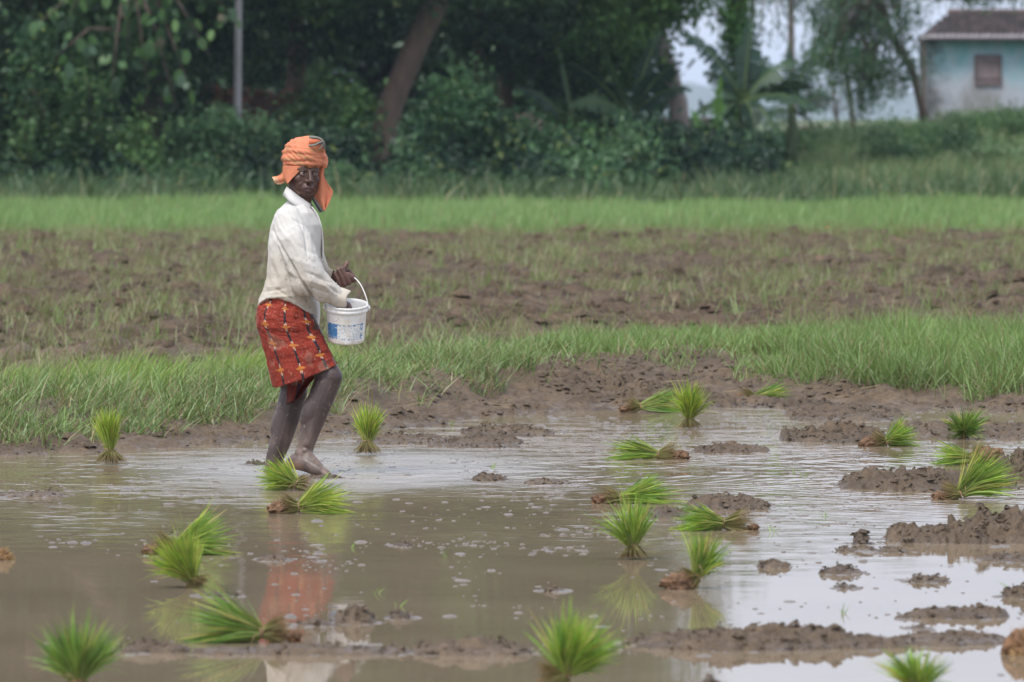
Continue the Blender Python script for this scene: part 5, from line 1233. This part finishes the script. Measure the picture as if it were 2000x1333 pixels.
    for dist, rad in ((0, 19), (.025, 19.5), (.055, 20), (.062, 19), (.05, 17)):
        rr.append([L(652, 577, -.168) + ax * (dist + .008 * math.sin(3 * t + 1)) + (a1 * math.cos(t) + a2 * math.sin(t)) * m(rad) * (1 + .05 * math.sin(5 * t)) for t in [2 * math.pi * k / 28 for k in range(28)]])
    cuff.loft(rr, cap=False); cuff.c = [(.50, .45, .38)] * len(cuff.v); cuff.build('cuff', M['shirt'], shirt, usecol=True)
    cf = MB(); ax = (L(659, 542, .045) - L(640, 544, .07)).normalized(); a1 = ax.cross(Vector((0, 1, 0))).normalized(); a2 = ax.cross(a1); rr = []
    for dist, rad in ((-.02, 14), (.01, 16), (.035, 16.5), (.038, 15), (.02, 13)):
        rr.append([L(640, 544, .07) + ax * (dist + .006 * math.sin(2 * t)) + (a1 * math.cos(t) + a2 * math.sin(t)) * m(rad) * (1 + .06 * math.sin(4 * t)) for t in [2 * math.pi * k / 28 for k in range(28)]])
    cf.loft(rr, cap=False); cf.c = [(.44, .38, .30)] * len(cf.v); cf.build('cuff', M['shirt'], shirt, usecol=True)
    # ---- wrap (short lungi)
    Lp = [(524, 572), (512, 590), (503, 610), (503, 635), (511, 655), (521, 686), (530, 722), (536, 755)]
    Rp = [(592, 572), (608, 600), (616, 625), (622, 640), (631, 659), (640, 677), (650, 695), (657, 710)]
    def itp(A, t):
        x = t * (len(A) - 1); i = min(int(x), len(A) - 2); f_ = x - i
        p0, p1, p2, p3 = [Vector(A[max(0, min(len(A) - 1, i + d))]) for d in (-1, 0, 1, 2)]
        return .5 * ((2 * p1) + (p2 - p0) * f_ + (2 * p0 - 5 * p1 + 4 * p2 - p3) * f_ * f_ + (3 * p1 - p0 - 3 * p2 + p3) * f_ ** 3)
    nu, nv = 400, 170; V = np.zeros((nv, nu, 3)); C_ = np.zeros((nv, nu, 3)); th = np.linspace(0, 2 * np.pi, nu, endpoint=False)
    red = np.array([.20, .026, .014]); org = np.array([.42, .15, .03]); blk = np.array([.018, .014, .020]); wht = np.array([.50, .42, .36])
    fade = None
    for j in range(nv):
        t = j / (nv - 1); l = itp(Lp, t); r = itp(Rp, t); cx = (l + r) / 2; hx = (r - l) / 2
        dep = np.interp(t, [0, .3, .7, 1], [.150, .180, .185, .182])
        sag = np.where(np.sin(th) > 0, 1, 1) * np.abs(np.sin(th)) * np.interp(t, [0, .6, 1], [0, 3, 5]) * 1.0
        fold = 1 + .035 * t * np.sin(th * 5 + 1.0) + .028 * t * np.sin(th * 11 + 2 * t + .5) + .012 * np.sin(th * 3 + t * 9)
        wr = .010 * (fbm2(th * 1.6, th * 0 + t * 14, 4, 60) - .5) * (1.5 - t) * 2 + .006 * (fbm2(th * 5 + t * 3, th * 0 + t * 6, 3, 61) - .5) * 2
        sn = -np.sin(th); sn = np.sign(sn) * np.abs(sn) ** (.75 - .35 * t * (1 - np.cos(th)) / 2 * 1.0); cs = -np.cos(th)
        X = cx.x + hx.x * cs * fold; Yp = cx.y + hx.y * cs * fold + sag
        Pn = np.array([L(1000, 200, 0)])
        wx = (X - 1000) / PXM; wz = CAM_H - (Yp - 200) / PXM
        V[j, :, 0] = wx - ORG.x + cs * wr; V[j, :, 1] = sn * dep * fold + sn * wr; V[j, :, 2] = wz + wr * .3
        # woven pattern: dashed black and white warp lines with orange stars
        ua = (np.degrees(th) + 180) % 360; 
        thn = np.degrees(np.arctan2(sn * .9, cs))          # -180..180, near side is negative
        lines = [-134, -178, -92, -48, -10, 30, 70, 110, 150]; offs = [.30, .12, .22, .62, .4, .1, .5, .3, .7]
        c = np.tile(red, (nu, 1)); size = dep
        for ln, of in zip(lines, offs):
            d = (thn - ln + 180) % 360 - 180; dm = np.radians(d) * .155 + (fbm2(th * 30, th * 0 + t * 40, 2, 70) - .5) * .002
            v = t * 4.3 + of + (fbm2(th * 20, th * 0 + t * 30, 2, 71) - .5) * .05; fr = v - np.floor(v + .5)          # star at fr = 0
            dv = fr * .102
            bl = (np.abs(dm) < .0058) & (np.abs(dv) > .017); c[bl] = blk
            wh = (np.abs(dm) < .0055) & (np.abs(dv) >= .008) & (np.abs(dv) < .017); c[wh] = wht
            star = (np.abs(dm) < .028 * (1 - np.abs(dv) / .0085)) & (np.abs(dv) < .0085) | ((np.abs(dm) < .008 * (1 - np.abs(dv) / .024)) & (np.abs(dv) < .018)); c[star] = org
            cen_ = (np.abs(dm) < .009) & (np.abs(dv) < .006); c[cen_] = org * .9
            edge = (np.abs(np.abs(dv) - .020) < .003) & (np.abs(dm - .002) < .003); c[edge] = wht * .7
        hemk = t > .975; 
        if hemk: c = c * .8
        du = np.clip((fbm2(th * 2.2, th * 0 + t * 5, 5, 80) - .58) * 3, 0, .2)[:, None]; c = c * (1 - du) + np.array([.36, .26, .19]) * du
        spk = fbm2(th * 40, th * 0 + t * 70, 2, 82) > .83; c[spk] = c[spk] * .5 + np.array([.4, .32, .25]) * .5
        C_[j] = c * (.92 + .16 * fbm2(th * 50, th * 0 + t * 200, 2, 83))[:, None]
    Vs = V.reshape(-1, 3); i = np.arange(nv - 1)[:, None] * nu + np.arange(nu)[None]; j2 = np.arange(nv - 1)[:, None] * nu + (np.arange(nu)[None] + 1) % nu
    F = np.stack([i, j2, j2 + nu, i + nu], -1).reshape(-1, 4)
    wrap = mesh_np('wrap_skirt', Vs, F, M['cloth'], man, C_.reshape(-1, 3))
    so = wrap.modifiers.new('thick', 'SOLIDIFY'); so.thickness = .004; so.offset = -1
    # end of the cloth hanging between the knees
    nu, nv = 40, 40; Vh = []; Ch = []
    for j in range(nv):
        t = j / (nv - 1)
        for k in range(nu):
            a = k / (nu - 1); xl = np.interp(t, [0, .5, 1], [562, 563, 559]); xr = np.interp(t, [0, .4, .7, 1], [618, 614, 598, 582]); yb = np.interp(t, [0, 1], [722, 790]) - a * np.interp(t, [0, 1], [10, 18]) * .6
            px_ = xl + (xr - xl) * a + 1.5 * math.sin(t * 9); p = L(px_, yb, .0 + .028 * math.sin(a * 9 + t * 2) * (.3 + t) - .03 * math.sin(math.pi * a)); Vh.append(tuple(p))
            base = red * (.85 - .35 * sstep(.35, .8, t)) * (.85 + .3 * vn2(np.array([a * 14.]), np.array([t * 9.]), 4)[0])
            if abs(a - .42 - .1 * t) < .05 and .45 < t < .9: base = blk * 1.3
            if (abs(t - .12) < .05 and a < .5): base = org * .8
            if abs(t - .42) < .09 and abs(a - .45) < .22 and vn2(np.array([a * 40.]), np.array([t * 8.]), 6)[0] > .5: base = wht * .6
            Ch.append(base)
    i = np.arange(nv - 1)[:, None] * nu + np.arange(nu - 1)[None]; F = np.stack([i, i + 1, i + nu + 1, i + nu], -1).reshape(-1, 4)
    hang = mesh_np('hanging_cloth_end', Vh, F, M['cloth'], man, np.array(Ch)); so = hang.modifiers.new('thick', 'SOLIDIFY'); so.thickness = .004
    # ---- headcloth
    og = np.array([.52, .185, .10]); s = MB()
    s.ell(h(-.003, -.022, .088), [r_ * .097, f * .112, u * .098 + f * .0], 28)
    s.ell(h(.016, -.012, .128), [r_ * .072, f * .085, u * .064], 24)
    # cloth over the near ear and cheek
    s.ell(h(-.055, -.030, .020), [r_ * .025, f * .062, u * .058], 20)
    s.ell(h(-.058, -.012, -.016), [r_ * .024, f * .036, u * .034], 16)
    s.ell(h(0, -.06, .02), [r_ * .075, f * .05, u * .065], 18)
    def bandp(rx, ry, zc, tx, ty, n=40, ox=0, oy=-.018):
        return [h(ox + rx * math.cos(t), oy + ry * math.sin(t), zc + tx * math.cos(t) + ty * math.sin(t)) for t in [2 * math.pi * k / n for k in range(n + 1)]]
    for (rx, ry, zc, tx, ty, r) in [(.086, .104, .058, .004, .006, .011), (.092, .107, .071, -.014, .020, .0125), (.094, .108, .086, .012, .010, .0115), (.092, .106, .099, -.014, .016, .012), (.088, .102, .112, .012, .012, .0115), (.083, .096, .126, -.012, .004, .0115), (.072, .084, .144, .014, .0, .011)]:
        s.tube(bandp(rx, ry, zc, tx, ty), r, 12, False)
    s.tube([h(.088, .05, .052), h(.097, .01, .075), h(.094, -.03, .11), h(.08, -.03, .15), h(.05, .0, .178)], [.012, .020, .022, .018, .012], 12)
    s.ell(L(616, 285, -.035), [Vector((m(19), 0, 0)), Vector((0, .066, 0)), Vector((0, 0, m(17)))], 24)
    tb = s.build('headcloth', M['cloth'], man); remeshed(tb, .0036, 2, .4)
    me = tb.data; V = get_co(me); N = get_no(me); rel = V - hc; lx = rel @ np.array(r_); ly = rel @ np.array(f); lz = rel @ np.array(u); an = np.arctan2(lx, ly)
    wv = lz + .10 * lx * np.sin(an * .5 + 1) + .02 * np.sin(an * 1.3)
    D = (ridge2(an * .9 + 3, (wv + .05 * np.sin(an + .8)) * 48, 3, 9) - .45) * .009 + (fbm2(an * 1.2, wv * 90, 3, 19) - .5) * .004
    V = V + N * D[:, None]; set_co(me, V)
    col = np.tile(og, (len(V), 1)) * (.9 + .2 * fbm2(an * 2, wv * 60, 3, 29))[:, None]
    ol = (fbm2(an * 1.3 + 5, wv * 75, 3, 39) > .58) & (lz > .045) & (lz < .14); col[ol] = col[ol] * .45 + np.array([.30, .20, .10]) * .55
    set_col(me, col)
    # bordered opening at the upper right of the headcloth
    gr = (.15, .15, .125); bk = (.035, .033, .04)
    def strip(name, pts, w, col, parent, th=.002, off=0.0):
        pp = cat([Vector(p) for p in pts], 5); ribbon(name, [(p, w.copy()) for p in pp], 0, th, 'cloth', parent, col)
    strip('border', [L(604, 268, -.09), L(616, 269, -.10), L(627, 273, -.095), L(633, 281, -.085), L(634, 292, -.07)], Vector((-.006, -.004, -.013)), gr, tb)
    strip('border', [L(603, 285, -.112), L(614, 284, -.118), L(624, 279, -.112), L(631, 277, -.10)], Vector((.0, -.003, -.011)), gr, tb)
    strip('border', [L(625, 291, -.108), L(629, 285, -.105), L(631, 279, -.10)], Vector((-.013, -.002, -.003)), (.16, .16, .13), tb)
    strip('border_line', [L(603, 286.5, -.114), L(614, 285.8, -.121), L(624, 281, -.115), L(631, 279, -.103)], Vector((.0, -.001, -.003)), bk, tb)
    strip('border_line', [L(606, 270, -.096), L(618, 271, -.105), L(628, 276, -.10), L(632, 284, -.09)], Vector((-.001, -.001, -.003)), bk, tb)
    dk = MB(); dk.ell(L(616, 277, -.088), [Vector((m(13), 0, 0)), Vector((0, .022, 0)), Vector((m(3), 0, m(7)))], 16); dk.c = [(.42, .12, .06)] * len(dk.v); dk.build('fold', M['cloth'], tb, usecol=True)
    # hanging tail at the right and knotted flap at the left
    def cloth_poly(name, A, B, dyf, col, n=26, k=18, parent=None, edgecol=None, wave=.012, th=.003):
        V = []; C2 = []; A = cat([Vector((*a, 0)) for a in A], 6); B = cat([Vector((*a, 0)) for a in B], 6)
        for j in range(len(A)):
            t = j / (len(A) - 1)
            for i in range(k):
                a = i / (k - 1); p = A[j].lerp(B[j], a); V.append(tuple(L(p.x, p.y, dyf(a, t) + wave * math.sin(a * 8 + t * 2.5) * (.3 + t))))
                cc = np.array(col) * (.93 + .14 * vn2(np.array([a * 9.]), np.array([t * 14.]), 3)[0])
                if edgecol is not None: cc = edgecol(a, t, cc)
                C2.append(cc)
        nA = len(A); i = np.arange(nA - 1)[:, None] * k + np.arange(k - 1)[None]; F = np.stack([i, i + 1, i + k + 1, i + k], -1).reshape(-1, 4)
        o = mesh_np(name, V, F, M['cloth'], parent, np.array(C2)); so = o.modifiers.new('t', 'SOLIDIFY'); so.thickness = th; return o
    cloth_poly('hanging_tail', [(622, 325), (621, 350), (616, 370), (614, 384), (624, 398), (633, 412)], [(634, 328), (633, 343), (641, 360), (650, 374), (645, 392), (635, 411.5)], lambda a, t: .02 - .03 * t, og, parent=tb,
               edgecol=lambda a, t, c: (np.array([.03, .02, .03]) if (a < .08 and t > .55 and int(t * 60) % 2) else c), wave=.010)
    cloth_poly('striped_border', [(606, 380), (609, 390), (617, 404), (624, 416)], [(614, 382), (617, 388), (625, 401), (633, 413)], lambda a, t: .028 - .03 * t, (.23, .25, .22), parent=tb,
               edgecol=lambda a, t, c: (np.array([.05, .035, .04]) if abs(a - .35) < .12 else c), wave=.003)
    cloth_poly('cheek_fold', [(553, 324), (553, 338), (557, 350), (562, 358)], [(594, 325), (586, 334), (573, 347), (563, 359)], lambda a, t: -.052 - .034 * math.sin(min(1, a * 1.1) * 1.57) + .012 * t, og * .95, parent=tb, wave=.0015, th=.004)
    cloth_poly('knotted_flap', [(553, 335), (546, 342), (538, 345.5), (532.5, 349)], [(560, 349), (557, 356), (550, 360), (542, 361.5)], lambda a, t: -.03 + .02 * t, og, parent=tb,
               edgecol=lambda a, t, c: (np.array([.50, .36, .22]) if (t > .62 or a > .8) and vn2(np.array([a * 6.]), np.array([t * 30.]), 8)[0] > .3 else c), wave=.008, th=.008)
    return man
def shirt_mat():
    m = NM('worn_cotton_shirt'); c = m.attr()
    w = m.noise(900, 2); n = m.bump(w, .0004); n = m.bump(m.noise(16, 3, m.pos((1, 1, .55)), dist=.8), .004, .35, n)
    v = m.mr(m.noise(9, 5), .3, .7, .93, 1.05); x = m.n('ShaderNodeVectorMath', operation='SCALE'); m.l(c, x.inputs[0]); m.l(v, x.inputs['Scale'])
    return m.done(m.prin(x.outputs[0], .92, n, .2))
M['shirt'] = shirt_mat(); M['eye'] = attr_mat('eye', .12, 10, 0.0, 0.0, 5, .5)
build_man()
# ------------------------------------------------------------------ the bucket
def bucket():
    c = q(677, 594, -.10); root = empty('bucket', c, 'small white plastic bucket with worn blue print, hanging from the hand of the man', 'bucket')
    tx = R(13); Rm = Matrix.Rotation(tx, 3, 'X') @ Matrix.Rotation(R(1.5), 3, 'Y'); root.rotation_euler = Rm.to_euler()
    prof = [(.0, -.182), (.060, -.184), (.0845, -.183), (.0875, -.178), (.0880, -.172), (.0965, -.034), (.0965, -.032), (.1035, -.031), (.1038, -.016), (.1005, -.013), (.1012, -.010), (.1045, -.008), (.1050, .0), (.1030, .003), (.0985, .002), (.0968, -.010), (.0945, -.040), (.0860, -.168), (.0, -.170)]
    # refine the side wall so the worn print can live on it
    pr = []
    for i in range(len(prof) - 1):
        k = 46 if i == 4 else 1
        for j in range(k): t = j / k; pr.append((prof[i][0] * (1 - t) + prof[i + 1][0] * t, prof[i][1] * (1 - t) + prof[i + 1][1] * t, i))
    pr.append((*prof[-1], 99)); n = 240; th = np.linspace(0, 2 * np.pi, n, endpoint=False); V = []; C2 = []
    for (r, z, i) in pr:
        rr = r * (1 + .006 * np.sin(2 * th)); V.append(np.stack([np.cos(th) * rr, np.sin(th) * rr, np.full(n, z)], -1))
        c_ = np.tile([.70, .70, .69], (n, 1)).astype(float); arc = th * .09; nz = fbm2(arc * 160, arc * 0 + z * 160, 4, 7, .65); big = fbm2(arc * 30, arc * 0 + z * 30, 3, 17)
        dg = np.degrees(th); dd = (dg - 270 + 180) % 360 - 180          # 0 faces the viewer
        if i == 4:
            v = (z + .172) / .138; inside = (np.abs(dd + 4) < 66) & (v > .10) & (v < .66)
            solid = (dd < -26) & (dd > -70) & (nz * .75 + .25 * big < .56 + .05 * (v < .4)) | ((dd > 48) & (dd < 62) & (nz < .52)) | ((v > .60) & (nz < .54)) | ((v < .15) & (nz < .43))
            bl = inside & solid; c_[bl] = [.045, .17, .36]
            faint = inside & ~solid & (nz < .43); c_[faint] = [.40, .48, .56]
            rd = (v > .72) & (v < .85) & (np.abs(dd + 45) < 22) & (nz > .66); c_[rd] = [.5, .28, .26]
        dirt = np.clip((big - .45) * 1.4 + (.35 if z < -.165 else 0), 0, .55)[:, None]; c_ = c_ * (1 - dirt) + np.array([.50, .44, .34]) * dirt
        sp = nz > .74; c_[sp] = c_[sp] * .5 + np.array([.25, .18, .12]) * .5
        if i >= 14: c_ = c_ * .0 + np.array([.62, .62, .63])
        C2.append(c_)
    V = np.concatenate(V); C2 = np.concatenate(C2); K = len(pr); i = np.arange(K - 1)[:, None] * n + np.arange(n)[None]; j = np.arange(K - 1)[:, None] * n + (np.arange(n)[None] + 1) % n
    mesh_np('pail', V, np.stack([i, j, j + n, i + n], -1).reshape(-1, 4), M['plastic'], root, C2)
    inv = Rm.inverted()
    def W(px, py, dy): return inv @ (q(px, py, dy) - c)
    mb = MB(); pts = [W(718.5, 602, -.10), W(717, 588, -.098), W(711, 570, -.085), W(702, 553, -.06), W(692, 543, -.03), W(682, 540, -.02), (W(670, 544, -.018)), W(658, 553, -.03), W(646, 569, -.06), W(638, 586, -.09), W(635.5, 600, -.10)]
    sm = []
    for k in range(len(pts) - 1):
        p0, p1, p2, p3 = pts[max(k - 1, 0)], pts[k], pts[k + 1], pts[min(k + 2, len(pts) - 1)]
        for t in (0, .25, .5, .75): sm.append(.5 * ((2 * p1) + (p2 - p0) * t + (2 * p0 - 5 * p1 + 4 * p2 - p3) * t * t + (3 * p1 - p0 - 3 * p2 + p3) * t ** 3))
    sm.append(pts[-1]); mb.tube(sm, .0027, 8, True, (.66, .66, .64)); mb.build('handle', M['plastic'], root, usecol=True)
    for s in (-1, 1):
        e = MB(); e.box((s * .1075, 0, -.018), (.008, .022, .022), col=(.68, .68, .66)); e.tube([(s * .106, 0, -.018), (s * .115, 0, -.018)], .006, 10, True, (.68, .68, .66)); e.build('lug', M['plastic'], root, usecol=True)
bucket()
# ------------------------------------------------------------------ haze
def haze():
    x, y0, y1, z0, z1 = 2500, -60, 7400, -36, 40
    v = [(a, b, c) for a in (-x, x) for b in (y0, y1) for c in (z0, z1)]
    f = [(0, 1, 3, 2), (4, 6, 7, 5), (0, 4, 5, 1), (2, 3, 7, 6), (0, 2, 6, 4), (1, 5, 7, 3)]
    me = bpy.data.meshes.new('haze'); me.from_pydata(v, [], f); o = bpy.data.objects.new('haze', me); COL.objects.link(o)
    m = bpy.data.materials.new('haze_air'); m.use_nodes = True; t = m.node_tree
    for n in list(t.nodes): t.nodes.remove(n)
    pv = t.nodes.new('ShaderNodeVolumePrincipled'); out = t.nodes.new('ShaderNodeOutputMaterial')
    pv.inputs['Color'].default_value = (.70, .84, 1.0, 1); pv.inputs['Density'].default_value = HAZE_D
    t.links.new(pv.outputs[0], out.inputs['Volume']); me.materials.append(m); tag(o, kind='stuff')
HAZE_D = 0.00012
haze()
